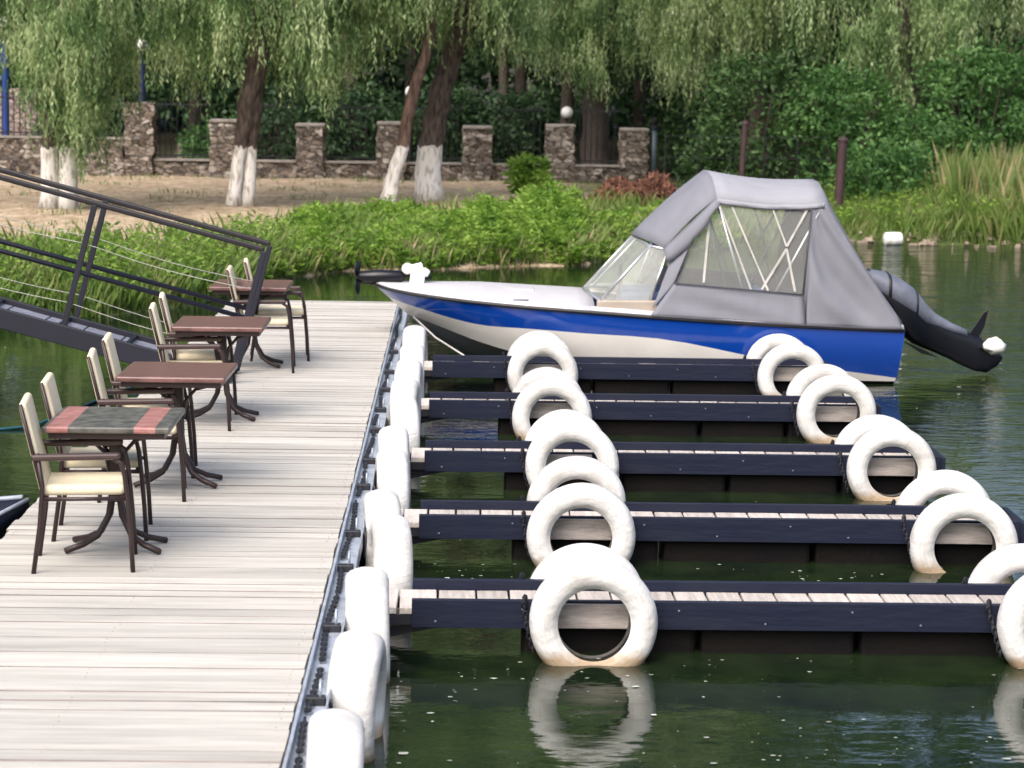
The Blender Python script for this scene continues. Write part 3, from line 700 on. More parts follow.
hull = blue.build('hull', M['bluehull'], boat, smooth=True)
white.build('white_side', M['whitehull'], hull, smooth=True)
bottom.build('hull_bottom', M['greyhull'], hull, smooth=True)
T = len(tx) - 1.0001
tr = [side_pt(T, f, -1) for f in np.linspace(0, 1, 6)] + [B(4.1, 0, -.2)] + [side_pt(T, f, 1) for f in np.linspace(1, 0, 6)]
MB().add(tr, [tuple(range(len(tr)))]).build('transom', M['bluehull'], hull, solid=.02)
m = MB()
for s in (-1, 1): m.tube([side_pt(t, 0, s) + Vector((0, s * .008, -.004)) for t in ts], .017, 8)
m.tube([side_pt(T, 0, -1), side_pt(T, 0, 1)], .017, 8)
m.build('rub_rail', M['rubber'], boat, smooth=True)
# foredeck, crowned, and side decks
rows = []; t0 = 0.0
tf = np.linspace(0.02, 6.15, 26)
for t in tf:
    sx, sb, sz = cr(tx, t), max(0, cr(sh_b, t)), cr(sh_z, t); crown = .015 + .085 * min(1, t / 4)
    rows.append([B(sx, sb * v, sz + .012 + crown * (1 - abs(v) ** 2.2)) for v in np.linspace(-1, 1, 15)])
MB().loft(rows, closed=False, cap=False).build('foredeck', M['deckgrey'], boat, smooth=True, solid=.012)
m = MB()
for s in (-1, 1):
    m.loft([[B(cr(tx, t), s * cr(sh_b, t), cr(sh_z, t) + .014), B(cr(tx, t), s * (cr(sh_b, t) - .08), cr(sh_z, t) + .045), B(cr(tx, t), s * (cr(sh_b, t) - .16), cr(sh_z, t) + .03)] for t in np.linspace(6.1, T, 20)], closed=False, cap=False)
m.loft([[B(4.17, v, .515 + .02), B(4.02, v, .53), B(3.95, v, .50)] for v in np.linspace(-.92, .92, 8)], closed=False, cap=False)
m.build('side_deck', M['deckgrey'], boat, smooth=True, solid=.012)
MB().loft([[B(x, v * .8, .12) for v in (-1, 1)] for x in (1.3, 4.0)], closed=False, cap=False).build('cockpit_floor', M['deckgrey'], boat, solid=.02)
for s in (-1, 1):
    MB().box(B(1.60, s * .845, .715), (.56, .06, .10)).build('coaming', M['tan'], boat, bevel=.015)
MB().box(B(1.85, .4, .47), (.5, .7, .6)).build('dashboard', M['blueseat'], boat, bevel=.05)
for s in (-1, 1):
    st = MB().box(B(2.55, s * .42, .40), (.5, .5, .14)).build('helm_seat', M['blueseat'], boat, bevel=.05, smooth=True)
    MB().bar(B(2.78, s * .42, .42), B(2.88, s * .42, .86), .48, .1, up=(1, 0, .2)).build('seat_back', M['blueseat'], st, bevel=.04, smooth=True)
    MB().tube([B(2.55, s * .42, .13), B(2.55, s * .42, .36)], .05, 10).build('seat_post', M['alu'], st)
MB().tube([B(1.62 + .02 * math.cos(a), .40 + .17 * math.cos(a), .82 + .17 * math.sin(a)) for a in np.linspace(0, 2 * math.pi, 25)], .014, 8, cap=False).build('steering_wheel', M['rubber'], boat, smooth=True)
MB().lathe([(0, .0), (.07, 0), (.085, .03), (.07, .08), (.03, .1), (0, .1)], B(2.25, -.62, .74), 16, 'Z').build('deck_light', M['whiteplastic'], boat, smooth=True)
for x, v in ((.62, -.72), (.62, .72), (-.35, 0)):
    m = MB(); z = .71 if v else .80
    m.tube([B(x - .07, v, z + .035), B(x + .07, v, z + .035)], .010, 8); m.tube([B(x - .025, v, z), B(x - .025, v, z + .035)], .01, 6); m.tube([B(x + .025, v, z), B(x + .025, v, z + .035)], .01, 6)
    m.build('cleat', M['dark'], boat, smooth=True)
MB().box(B(.55, -.1, .80), (.42, .44, .03)).build('deck_hatch', M['deckgrey'], boat, bevel=.012)
# windshield: raked, wraps round both sides
wb = [B(1.80, -.83, .72), B(1.36, -.72, .745), B(1.24, -.02, .80), B(1.36, .72, .745), B(1.80, .83, .72)]
wt = [B(1.98, -.80, 1.24), B(1.82, -.66, 1.265), B(1.70, -.02, 1.31), B(1.82, .66, 1.265), B(1.98, .80, 1.24)]
ws = MB()
for i in range(4): ws.patch(wb[i], wb[i + 1], wt[i + 1], wt[i], 4, 4)
wsh = ws.build('windshield', M['clear'], boat, solid=.006)
m = MB()
m.tube(wb, .016, 8); m.tube(wt, .014, 8)
for i in range(5): m.tube([wb[i], wt[i]], .014, 8)
m.build('windshield_frame', M['alu'], wsh, smooth=True)
# canopy
def roofline(xf, zE, zC, hb, n=13, drop=0.0):
    out = []
    for v in np.linspace(-1, 1, n):
        out.append(B(xf(v), hb * v, zE + (zC - zE) * (1 - abs(v) ** 3.0)))
    return out
HF = roofline(lambda v: 2.42 - .02 * (1 - v * v), 1.73, 1.95, .80)
HR = roofline(lambda v: 3.42 + .02 * (1 - v * v), 1.69, 1.865, .80)
WT = roofline(lambda v: 1.70 + .24 * abs(v) ** 2, 1.25, 1.33, .79)
def lerp_ring(a, b, u, dz=0): return [p.lerp(q, u) + Vector((0, 0, dz)) for p, q in zip(a, b)]
rf = MB()
rf.loft([lerp_ring(HF, HR, u, -.035 * math.sin(math.pi * u)) for u in np.linspace(0, 1, 9)], closed=False, cap=False)
for s, idx in ((-1, 0), (1, -1)):                  # valance under the roof edge
    n = 12
    rf.loft([[HF[idx].lerp(HR[idx], u) + Vector((0, 0, -.035 * math.sin(math.pi * u))), HF[idx].lerp(HR[idx], u) + Vector((0, s * .012, -.05 - .035 * math.sin(math.pi * u) - .012 * math.sin(u * 17)))] for u in np.linspace(0, 1, n)], closed=False, cap=False)
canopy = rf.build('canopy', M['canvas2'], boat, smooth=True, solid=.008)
fr = MB(); fr.loft([lerp_ring(WT, HF, u, .03 * math.sin(math.pi * u)) for u in np.linspace(0, 1, 9)], closed=False, cap=False)
for s, idx in ((-1, 0), (1, -1)):                  # scalloped flap hanging beside the front slope
    e = [WT[idx].lerp(HF[idx], u) for u in np.linspace(0, 1, 15)]
    rows_ = []
    for p, u in zip(e, np.linspace(0, 1, 15)):
        dr = .045 + .15 * abs(math.sin(math.pi * (.14 + .82 * u))) ** .8 * (1 - .35 * u); ov = .075 * min(1, dr / .12)
        rows_.append([p + Vector((0, 0, .004)), p + Vector((.0, s * (ov * .75 + .01), -dr * .22)), p + Vector((.012, s * (ov + .012), -dr * .6)), p + Vector((.02 + .012 * math.sin(u * 20), s * (ov + .016), -dr))])
    fr.loft(rows_, closed=False, cap=False)
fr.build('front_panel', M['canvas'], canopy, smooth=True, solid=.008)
def gun(x, s, dz=.05):                             # point on the canopy's lower hem along the gunwale
    t = np.interp(x, tx, range(len(tx))); return B(x, s * (cr(sh_b, t) + .012), cr(sh_z, t) + dz - .05)
for s in (-1, 1):
    m = MB(); sd = 3 if s < 0 else 9
    a0, a1, b0, b1 = gun(1.80, s), gun(3.25, s), B(2.03, s * .93, .935), B(3.22, s * .93, .83)
    m.patch(a0, a1, b1, b0, 22, 8, .02 * s, 0, sd)
    m.patch(a1, gun(4.16, s), HR[0 if s < 0 else -1] + Vector((.0, 0, .0)), B(3.30, s * .805, 1.64), 24, 26, .055 * s, .0, sd + 1)
    m.add([b1, a1, B(3.30, s * .805, 1.64)], [(0, 1, 2)])
    m.patch(B(1.83, s * .95, .70), B(2.03, s * .93, .935), B(2.25, s * .85, 1.48), B(2.05, s * .81, 1.28), 8, 10, .012 * s, 0, sd + 2)
    m.patch(B(2.00, s * .915, .93), B(2.26, s * .845, 1.47), B(2.425, s * .785, 1.715), B(1.95, s * .785, 1.25), 6, 6, 0, 0, 1)
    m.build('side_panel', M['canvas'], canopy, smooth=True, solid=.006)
    wv = MB().patch(b0 + Vector((0, -s * .012, -.01)), b1 + Vector((0, -s * .012, -.01)), B(3.305, s * .79, 1.66), B(2.43, s * .79, 1.69), 18, 16, .035, 0, 5)
    wv.patch(b0 + Vector((0, -s * .012, 0)), B(2.43, s * .79, 1.69), B(2.40, s * .79, 1.68), B(2.24, s * .84, 1.47), 4, 4)
    wv.build('side_window', M['clear'], canopy, smooth=True)
    st = MB()
    for p, q in (((2.45, 1.66), (2.74, .88)), ((2.56, 1.66), (2.90, .87)), ((2.93, 1.66), (3.07, 1.28)), ((3.27, 1.64), (3.07, 1.28)), ((3.07, 1.26), (2.84, .88)), ((3.07, 1.26), (3.15, .86)), ((2.36, 1.58), (2.30, .94))):
        y1 = .79 - .0 if p[1] > 1.4 else .85; y2 = .905 if q[1] < 1.0 else .85
        st.bar(B(p[0], s * (y1 + .012), p[1]), B(q[0], s * (y2 + .014), q[1]), random.choice((.012, .016, .022)), .006, up=(0, 1, 0))
    st.build('window_strap', M['ropewhite'], canopy)
for s, idx in ((-1, 0), (1, -1)):
    m = MB()
    def lift(p): return Vector(p) + Vector((0, s * .012, .004))
    m.tube([lift(HF[idx].lerp(HR[idx], u) + Vector((0, 0, -.05 - .035 * math.sin(math.pi * u)))) for u in np.linspace(0, 1, 9)], .007, 6)
    m.tube([lift(B(2.03, s * .935, .935)), lift(B(3.22, s * .935, .83))], .007, 6)
    m.tube([lift(B(3.22, s * .935, .83)), lift(B(3.30, s * .81, 1.64))], .008, 6)
    m.tube([lift(B(2.03, s * .935, .935)), lift(B(2.25, s * .855, 1.48)), lift(B(2.41, s * .80, 1.70))], .007, 6)
    m.tube([lift(gun(3.25, s)), lift(B(3.22, s * .935, .83))], .006, 6)
    m.tube([gun(x, s, .062) + Vector((0, s * .012, 0)) for x in np.linspace(1.82, 4.15, 14)], .009, 6)
    m.build('canopy_seam', M['seam'], canopy, smooth=True)
rp = MB()
TB = [gun(4.16, -1)] + [B(4.17, v, .55 + .05 * (1 - v * v)) for v in np.linspace(-.8, .8, 11)] + [gun(4.16, 1)]
rp.loft([lerp_ring(HR, TB, u, -.05 * math.sin(math.pi * u)) for u in np.linspace(0, 1, 14)], closed=False, cap=False)
rp.build('rear_panel', M['canvas'], canopy, smooth=True, solid=.006)
m = MB()
for ring in (HF, HR): m.tube([p + Vector((0, 0, -.02)) for p in ring], .012, 8)
for s, idx in ((-1, 0), (1, -1)):
    m.tube([HF[idx], B(2.75, s * .86, .60)], .011, 8); m.tube([HR[idx], B(2.85, s * .86, .60)], .011, 8)
m.build('canopy_pole', M['alu'], canopy, smooth=True)
# outboard, tilted up
ob = empty('outboard_motor', B(4.2, 0, .5)); ob.parent = boat; mo = -B(4.2, 0, .5)
def U(px, py, v): return Vector(((px - 458) * BY / 2300 - 1.7, v, 2.95 - (py - 65) * BY / 2300)) + mo
def slices(spec, n=16, top=True, bot=True, grow=1.0):
    rings = []
    for px, yt, yb, hw in spec:
        cy, hh = (yt + yb) / 2, (yb - yt) / 2 * grow
        rings.append([U(px, cy - hh * (abs(math.sin(a)) ** .75) * (1 if math.sin(a) > 0 else -1), hw * grow * (abs(math.cos(a)) ** .75) * (1 if math.cos(a) > 0 else -1)) for a in np.linspace(0, 2 * math.pi, n, endpoint=False)])
    return rings
SP = [(862, 272, 286, .08), (868, 269, 300, .15), (882, 271, 314, .19), (898, 278, 327, .20), (912, 288, 338, .18), (922, 302, 343, .13), (932, 312, 347, .09), (948, 321, 354, .07), (962, 327, 361, .055), (976, 333, 367, .05), (988, 341, 369, .042), (998, 349, 363, .03), (1003, 353, 357, .012)]
for a_, b_ in ((884, 887), (912, 914)):
    rr_ = []
    for px_ in (a_, b_):
        q_ = [float(np.interp(px_, [c[0] for c in [(864, 266.5, 280, .13), (870, 266, 287, .175), (884, 268.5, 296, .21), (899, 275.5, 305, .225), (913, 285.5, 313, .2), (924, 299.5, 321, .15)]], v)) for v in ([266.5, 266, 268.5, 275.5, 285.5, 299.5], [280, 287, 296, 305, 313, 321], [.13, .175, .21, .225, .2, .15])]
        rr_.append((px_, *q_))
    MB().loft(slices(rr_, grow=1.075), cap=False).build('cover_strap', M['rubber'], ob, smooth=True, solid=.004)
body = MB().loft(slices(SP, grow=1.08)).build('motor_body', M['motor'], ob, smooth=True)
CS = [(864, 266.5, 280, .13), (870, 266, 287, .175), (884, 268.5, 296, .21), (899, 275.5, 305, .225), (913, 285.5, 313, .2), (924, 299.5, 321, .15), (934, 309.5, 323, .105), (950, 319, 329, .08), (966, 326, 333, .062)]
MB().loft(slices(CS, grow=1.06)).build('motor_cover', M['coverfab'], ob, smooth=True)
MB().loft([[U(864.5, 266 + 10 * (1 - math.sin(a)), .145 * math.cos(a)) for a in np.linspace(0, math.pi, 9)], [U(868, 265 + 10 * (1 - math.sin(a)), .155 * math.cos(a)) for a in np.linspace(0, math.pi, 9)]], closed=False, cap=False).build('cover_band', M['rubber'], ob, solid=.012)
MB().add([U(967, 338, -.012), U(972, 328, -.012), U(984, 309, -.012), (U(987, 307, -.012)), U(984, 322, -.012), U(977, 337, -.012), U(967, 338, .012), U(972, 328, .012), U(984, 309, .012), U(987, 307, .012), U(984, 322, .012), U(977, 337, .012)],
         [(0, 1, 2, 3, 4, 5), (11, 10, 9, 8, 7, 6)] + [(i, (i + 1) % 6, (i + 1) % 6 + 6, i + 6) for i in range(6)]).build('cavitation_plate', M['motor'], ob, bevel=.004)
MB().add([U(900, 336, 0), U(925, 347, 0), U(938, 354, 0), U(930, 352, 0), U(921, 350, 0)], [(0, 1, 2, 3, 4)]).build('splash_plate', M['motor'], ob, solid=.16)
ax = (U(997, 338, 0) - U(980, 352, 0)).normalized(); hub = U(986, 346, 0)
prop = MB().tube([hub - ax * .08, hub + ax * .02, hub + ax * .09], [.04, .042, .02], 14).build('propeller', M['motor'], ob, smooth=True)
e1 = ax.cross(Vector((0, 1, 0))).normalized(); e2 = Vector((0, 1, 0))
m = MB()
for k in range(3):
    a = 2 * math.pi * k / 3 + .6; d = e1 * math.cos(a) + e2 * math.sin(a); tdir = ax.cross(d)
    ring = []
    for u, wd in ((.03, .03), (.07, .06), (.11, .065), (.14, .03)):
        ring.append([hub + d * u + (tdir * .8 + ax * .6) * wd, hub + d * u - (tdir * .8 + ax * .6) * wd])
    m.loft(ring, closed=False, cap=False)
m.build('blade', M['motor'], prop, smooth=True, solid=.008)
c = U(994, 343, -.03); vb = MB()
vb.lathe([(0, -.075), (.06, -.07), (.10, -.03), (.105, .02), (.07, .065), (.02, .085), (0, .085)], (0, 0, 0), 18, 'Z')
vb.v = [tuple(Vector(p) * (1 + .16 * math.sin(p[0] * 60 + 1) * math.cos(p[1] * 50)) + c) for p in vb.v]
vb.build('propeller_bag', M['whiteplastic'], ob, smooth=True)
m = MB(); m.box(B(4.23, 0, .46) + mo, (.10, .26, .34)); m.bar(B(4.22, -.09, .6) + mo, B(4.5, -.09, .62) + mo, .04, .08); m.bar(B(4.22, .09, .6) + mo, B(4.5, .09, .62) + mo, .04, .08)
m.build('transom_bracket', M['motor'], ob, bevel=.01)
# bow trolling motor, stowed over the stem
tm = empty('trolling_motor', B(-.55, 0, .9)); tm.parent = boat; mt = -B(-.55, 0, .9)
def TM(x, v, z): return B(x, v, z) + mt
MB().tube([TM(-.93, -.02, .895), TM(-.90, -.02, .90), TM(-.72, -.02, .905), TM(-.52, -.02, .905), TM(-.48, -.02, .905)], [.03, .058, .066, .06, .04], 14).build('motor_pod', M['motor'], tm, smooth=True)
MB().tube([TM(-.66, -.02, .91), TM(-.42, -.02, .905), TM(-.22, -.02, .89)], .017, 8).build('shaft', M['motor'], tm, smooth=True)
m = MB()
for a in (1.45, 1.45 + math.pi):
    d = Vector((0.05, math.cos(a), math.sin(a))).normalized(); w_ = Vector((.5, .85, 0))
    m.loft([[TM(-.935, -.02, .895) + d * u + w_ * ww, TM(-.935, -.02, .895) + d * u - w_ * ww] for u, ww in ((.01, .022), (.06, .045), (.12, .042), (.165, .014))], closed=False, cap=False)
m.build('propeller', M['motor'], tm, smooth=True, solid=.009)
m = MB(); m.bar(TM(-.905, -.02, .86), TM(-.73, -.02, .84), .012, .05)
m.build('skeg', M['motor'], tm, bevel=.004)
m = MB(); m.box(TM(-.355, -.02, .89), (.14, .18, .18), Matrix.Rotation(.15, 3, 'Y')); m.box(TM(-.36, -.02, .985), (.12, .14, .09), Matrix.Rotation(-.25, 3, 'Y')); m.box(TM(-.28, -.04, .95), (.08, .1, .07), Matrix.Rotation(.5, 3, 'Y')); m.box(TM(-.36, -.02, .82), (.2, .2, .05)); m.lathe([(0, -.04), (.05, -.03), (.06, 0), (.05, .03), (0, .04)], TM(-.45, -.06, .985), 12, 'Y')
m.build('mount', M['whiteplastic'], tm, bevel=.022, smooth='auto')
# mooring line from the bow to the inner end of the last pier
rp_ = MB().tube([B(-.40, -.2, .52) - bo, Vector((-.18, BY - .7, .38)), Vector((.12, 21.35, .24)), Vector((.16, 21.2, .2))], .009, 6).build('mooring_rope', M['ropewhite'], smooth=True)
tag(rp_, 'thin pale mooring rope running from the blue boat bow to the pier', 'rope')

# ------------------------------------------------------------------ small things by the water
m = MB().tube([(-4.4, 17.7, .012), (-3.9, 18.0, .014), (-3.62, 18.25, .01), (-3.4, 18.35, .016), (-3.22, 19.2, .012), (-3.1, 19.9, .012), (-2.9, 20.6, .03), (-2.56, 21.2, .28), (-2.5, 21.3, .33)], .013, 8).build('floating_rope', M['teal'], smooth=True)
tag(m, 'teal rope floating on the water left of the dock', 'rope')
rbt = empty('rowing_boat', (-3.12, 13.75, 0)); tag(rbt, 'dark rowing boat tip with pale rails beside the dock left edge', 'boat')
m = MB(); rings = []
for x, hb, zt, zk in ((-.9, .52, .16, -.12), (-.4, .50, .16, -.12), (.0, .40, .18, -.10), (.3, .25, .21, -.04), (.55, .05, .25, .10)):
    rings.append([(x, -hb, zt), (x, -hb * .8, (zt + zk) / 2), (x, 0, zk), (x, hb * .8, (zt + zk) / 2), (x, hb, zt)])
m.loft(rings, closed=False, cap=False).build('hull', M['navy'], rbt, smooth=True, solid=.025)
for s in (0, 4):
    MB().tube([Vector(r_[s]) + Vector((0, 0, .012)) for r_ in rings], .016, 8).build('gunwale', M['steel'], rbt, smooth=True)
MB().box((-.25, 0, .1), (.2, .84, .03)).build('thwart', M['oldwood'], rbt)
rbt.rotation_euler.z = R(28)
wc = empty('plastic_drum', (7.5, 39.3, .05)); tag(wc, 'white plastic drum lying at the far waterline below the reeds', 'drum')
MB().lathe([(0, -.19), (.1, -.19), (.135, -.165), (.145, -.08), (.135, -.06), (.145, -.04), (.145, .06), (.135, .08), (.14, .15), (.12, .18), (0, .185)], (0, 0, .07), 28, 'X').build('drum_body', M['whiteplastic'], wc, smooth='auto')
MB().lathe([(0, 0), (.035, 0), (.035, .03), (0, .03)], (.185, -.05, .12), 14, 'X').build('cap', M['dark'], wc)
wc.rotation_euler.z = .15; wc.scale = (.82, .82, .82)
# ------------------------------------------------------------------ stone wall, railings, lamps
PX = [-6.87, -5.02, -3.17, -1.42, .44, 2.24, 3.85]; WY = 50.3
wall = empty('stone_wall', (0, WY, .45)); tag(wall, 'low rubble stone wall with square pillars at the back of the sandy bank', 'wall')
def rough_box(c, d, seed, amp=.035, res=.11):
    """a box of irregular stones: gridded faces pushed in and out"""
    bm = bmesh.new(); bmesh.ops.create_cube(bm, size=1)
    bmesh.ops.scale(bm, vec=d, verts=bm.verts)
    for axis in range(3):
        n = max(1, int(d[axis] / res))
        if n < 2: continue
        nrm_ = Vector([1 if i == axis else 0 for i in range(3)])
        for k in range(1, n):
            co = nrm_ * (-d[axis] / 2 + d[axis] * k / n)
            bmesh.ops.bisect_plane(bm, geom=bm.verts[:] + bm.edges[:] + bm.faces[:], plane_co=co, plane_no=nrm_)
    rr = random.Random(seed)
    for v in bm.verts: v.co += Vector((rr.uniform(-1, 1), rr.uniform(-1, 1), rr.uniform(-.7, .7))) * amp
    bm.verts.ensure_lookup_table()
    V_ = [tuple(v.co + Vector(c)) for v in bm.verts]; bm.verts.index_update(); F_ = [tuple(v.index for v in f.verts) for f in bm.faces]; bm.free()
    return V_, F_
for i, x in enumerate(PX):
    big = i == 0
    h = 1.68 if big else 1.24 + .06 * (i % 2); wdt = .62 if big else (.60 if i < 6 else .58)
    pl = MB().add(*rough_box((x, 0, h / 2 - .1), (wdt, wdt, h), i + 1, .045)).build('pillar', M['stone'], wall)
    if not big: MB().box((x, 0, h - .075), (wdt + .04, wdt + .04, .07)).build('cap_stone', M['coping'], pl, bevel=.02)
spans = [(-12.5, PX[0] - .31)] + [(PX[i] + .3, PX[i + 1] - .3) for i in range(6)]
for i, (a, b) in enumerate(spans):
    h = .84 if i == 0 else .40
    MB().add(*rough_box(((a + b) / 2, 0, h / 2 - .12), (b - a, .38, h + .1), 20 + i, .05)).build('wall_course', M['stone'], wall)
    MB().box(((a + b) / 2, 0, h - .03), (b - a, .44, .05)).build('coping', M['coping'], wall, bevel=.012)
    m = MB(); z0 = h + .0; z1 = 1.62 if i else 1.72
    n = int((b - a) / .125)
    for k in range(1, n): m.tube([(a + (b - a) * k / n, .0, z0), (a + (b - a) * k / n, .0, z1 + .06)], .011, 5)
    for z in (z0 + .07, z1 - .06): m.bar((a, 0, z), (b, 0, z), .03, .03)
    m.build('railing', M['iron'], wall)
pw = MB().add(*rough_box((-11.2, 57.0, 1.25), (5.2, .4, 1.9), 77, .05, .3)).build('retaining_wall', M['stone_pale']); tag(pw, 'pale mauve stone retaining wall behind the railing at the far left', 'wall')
pp = MB().add(*rough_box((-5.0, 54.6, .75), (3.2, .3, .5), 78, .03, .25)).build('garden_wall', M['stone_pale']); tag(pp, 'short pale block edging seen through the railing beside the big pillar', 'wall')
LP = [(-10.4, 53.6, 3.75, 'bluepaint', 'white globe lamp on bright blue post at the far left edge'), (-7.08, 52.2, 3.28, 'navypost', 'white globe lamp on dark blue post behind the big stone pillar'),
      (-1.05, 52.6, 2.33, 'iron', 'white globe lamp half hidden behind the slim leaning willow'), (2.48, 52.4, 1.92, 'iron', 'white globe lamp low over the wall between two pillars on the right')]
for x, y, z, mt_, lab in LP:
    gz_ = float(ground_z(x, y)); r_ = empty('garden_lamp', (x, y, gz_)); tag(r_, lab, 'lamp', 'globe lamps behind the stone wall')
    pr_ = .085 if mt_ != 'iron' else .05
    m = MB(); m.tube([(0, 0, -.05), (0, 0, z - gz_ - .42)], pr_, 12); m.tube([(0, 0, z - gz_ - .42), (0, 0, z - gz_ - .12)], .03, 10); m.tube([(0, 0, z - gz_ - .16), (0, 0, z - gz_ - .11)], [.05, .075], 12); m.tube([(0, 0, -.05), (0, 0, .2)], pr_ * 1.5, 12)
    m.build('lamp_post', M[mt_], r_, smooth='auto')
    n = 12; MB().lathe([(.14 * math.sin(math.pi * k / n), -.14 * math.cos(math.pi * k / n)) for k in range(n + 1)], (0, 0, z - gz_), 20).build('globe', M['globe'], r_, smooth=True)
def iron_post():
    r_ = empty('iron_post', (4.28, 50.1, .45)); tag(r_, 'slate blue iron gate post with ball top at the right end of the wall', 'post')
    m = MB(); m.tube([(0, 0, -.05), (0, 0, 1.2)], .065, 12); m.build('shaft', M['slate'], r_, smooth=True)
    MB().lathe([(0, 1.2), (.1, 1.2), (.1, 1.26), (.05, 1.28), (.085, 1.34), (.085, 1.4), (.0, 1.46)], n=16).build('finial', M['iron'], r_, smooth='auto')
iron_post()
# rusty posts and the mesh fence on the right
fp = [(5.25, 42.5, 1.55, .055, 'slim rusty fence post with orange foot behind the boat canopy'), (6.92, 41.6, 1.42, .085, 'thick rusty fence post standing behind the canopy rear')]
for x, y, h, r0, lab in fp:
    z = float(ground_z(x, y)); o = empty('fence_post', (x, y, z)); tag(o, lab, 'post', 'rusty fence posts')
    MB().tube([(0, 0, -.2), (0.02, 0, h * .5), (.05, 0, h)], r0, 12).build('post_tube', M['rust'], o, smooth='auto')
    MB().lathe([(0, h + .03), (r0 * .7, h + .015), (r0 * 1.15, h - .01), (r0 * 1.15, h - .05)], (.05, 0, 0), 12).build('post_cap', M['rust'], o, smooth=True)
mf = MB(); fy = 43.2
for x in np.arange(3.9, 7.0, .62): mf.tube([(x, fy, .3), (x, fy, 1.75)], .013, 6)
for z in (.75, 1.3, 1.7): mf.tube([(3.9, fy, z), (7.0, fy, z)], .007, 5)
for k in range(48):
    x = 3.9 + k * .065; mf.tube([(x, fy, .5), (x, fy, 1.7)], .003, 3, cap=False)
o = mf.build('wire_fence', M['iron']); tag(o, 'dark wire mesh fence between the wall end and rusty posts', 'fence')

# ------------------------------------------------------------------ leaves
def unit(v): return v / np.maximum(np.linalg.norm(v, axis=-1, keepdims=True), 1e-9)
def leaf_quads(P, Dv, L, W, rng):
    """diamond leaves: P base points, Dv directions, lengths, widths"""
    n = len(P); D = unit(Dv); side = unit(np.cross(D, unit(rng.normal(size=(n, 3)))))
    L = np.broadcast_to(L, n)[:, None]; W = np.broadcast_to(W, n)[:, None]
    mid = P + D * L * .45
    bend = np.cross(D, side) * L * .08
    V = np.stack([P, mid + side * W / 2 + bend, P + D * L, mid - side * W / 2 + bend], 1).reshape(-1, 3)
    F = np.arange(4 * n).reshape(n, 4)
    return V, F
def strands(tops, lens, rng, step=.055, leaf=(.12, .034), out=None, sway=.12):
    """hanging willow shoots: leaves set along each shoot"""
    Ps, Ds = [], []
    for i in range(len(tops)):
        n = max(4, int(lens[i] / step)); u = (np.arange(n) + rng.uniform(0, 1, n) * .8) / n
        a = rng.uniform(0, 2 * math.pi); w_ = rng.normal(0, sway, 2)
        o_ = out[i] if out is not None else np.array([math.cos(a), math.sin(a)]) * .2
        x = tops[i, 0] + o_[0] * (1 - np.exp(-u * 3)) + w_[0] * u ** 2; y = tops[i, 1] + o_[1] * (1 - np.exp(-u * 3)) + w_[1] * u ** 2
        z = tops[i, 2] - lens[i] * u + .12 * np.sin(u * math.pi) 
        Ps.append(np.stack([x, y, z], 1)); az = rng.uniform(0, 2 * math.pi, n); sp_ = rng.uniform(.25, .75, n)
        Ds.append(np.stack([np.cos(az) * sp_, np.sin(az) * sp_, -np.ones(n)], 1))
    P = np.concatenate(Ps); Dv = np.concatenate(Ds); n = len(P)
    return leaf_quads(P, Dv, leaf[0] * rng.uniform(.6, 1.25, n), leaf[1] * rng.uniform(.7, 1.2, n), rng)
def join(parts):
    V, F, b = [], [], 0
    for v, f in parts: V.append(v); F.append(f + b); b += len(v)
    return np.concatenate(V), np.concatenate(F)
def stem_mesh(paths, name, mat, parent, n=10):
    m = MB()
    for pts, rs in paths:
        P = [Vector(p) for p in pts]; fine, fr_ = [], []
        for i in range(len(P) - 1):
            for k in range(4):
                fine.append(P[i].lerp(P[i + 1], k / 4) + Vector((random.uniform(-1, 1), random.uniform(-1, 1), 0)) * rs[i] * .10); fr_.append(rs[i] + (rs[i + 1] - rs[i]) * k / 4)
        fine.append(P[-1]); fr_.append(rs[-1]); fr_[0] = fr_[0] * 1.18
        m.tube(fine, fr_, n)
    return m.build(name, mat, parent, smooth=True)

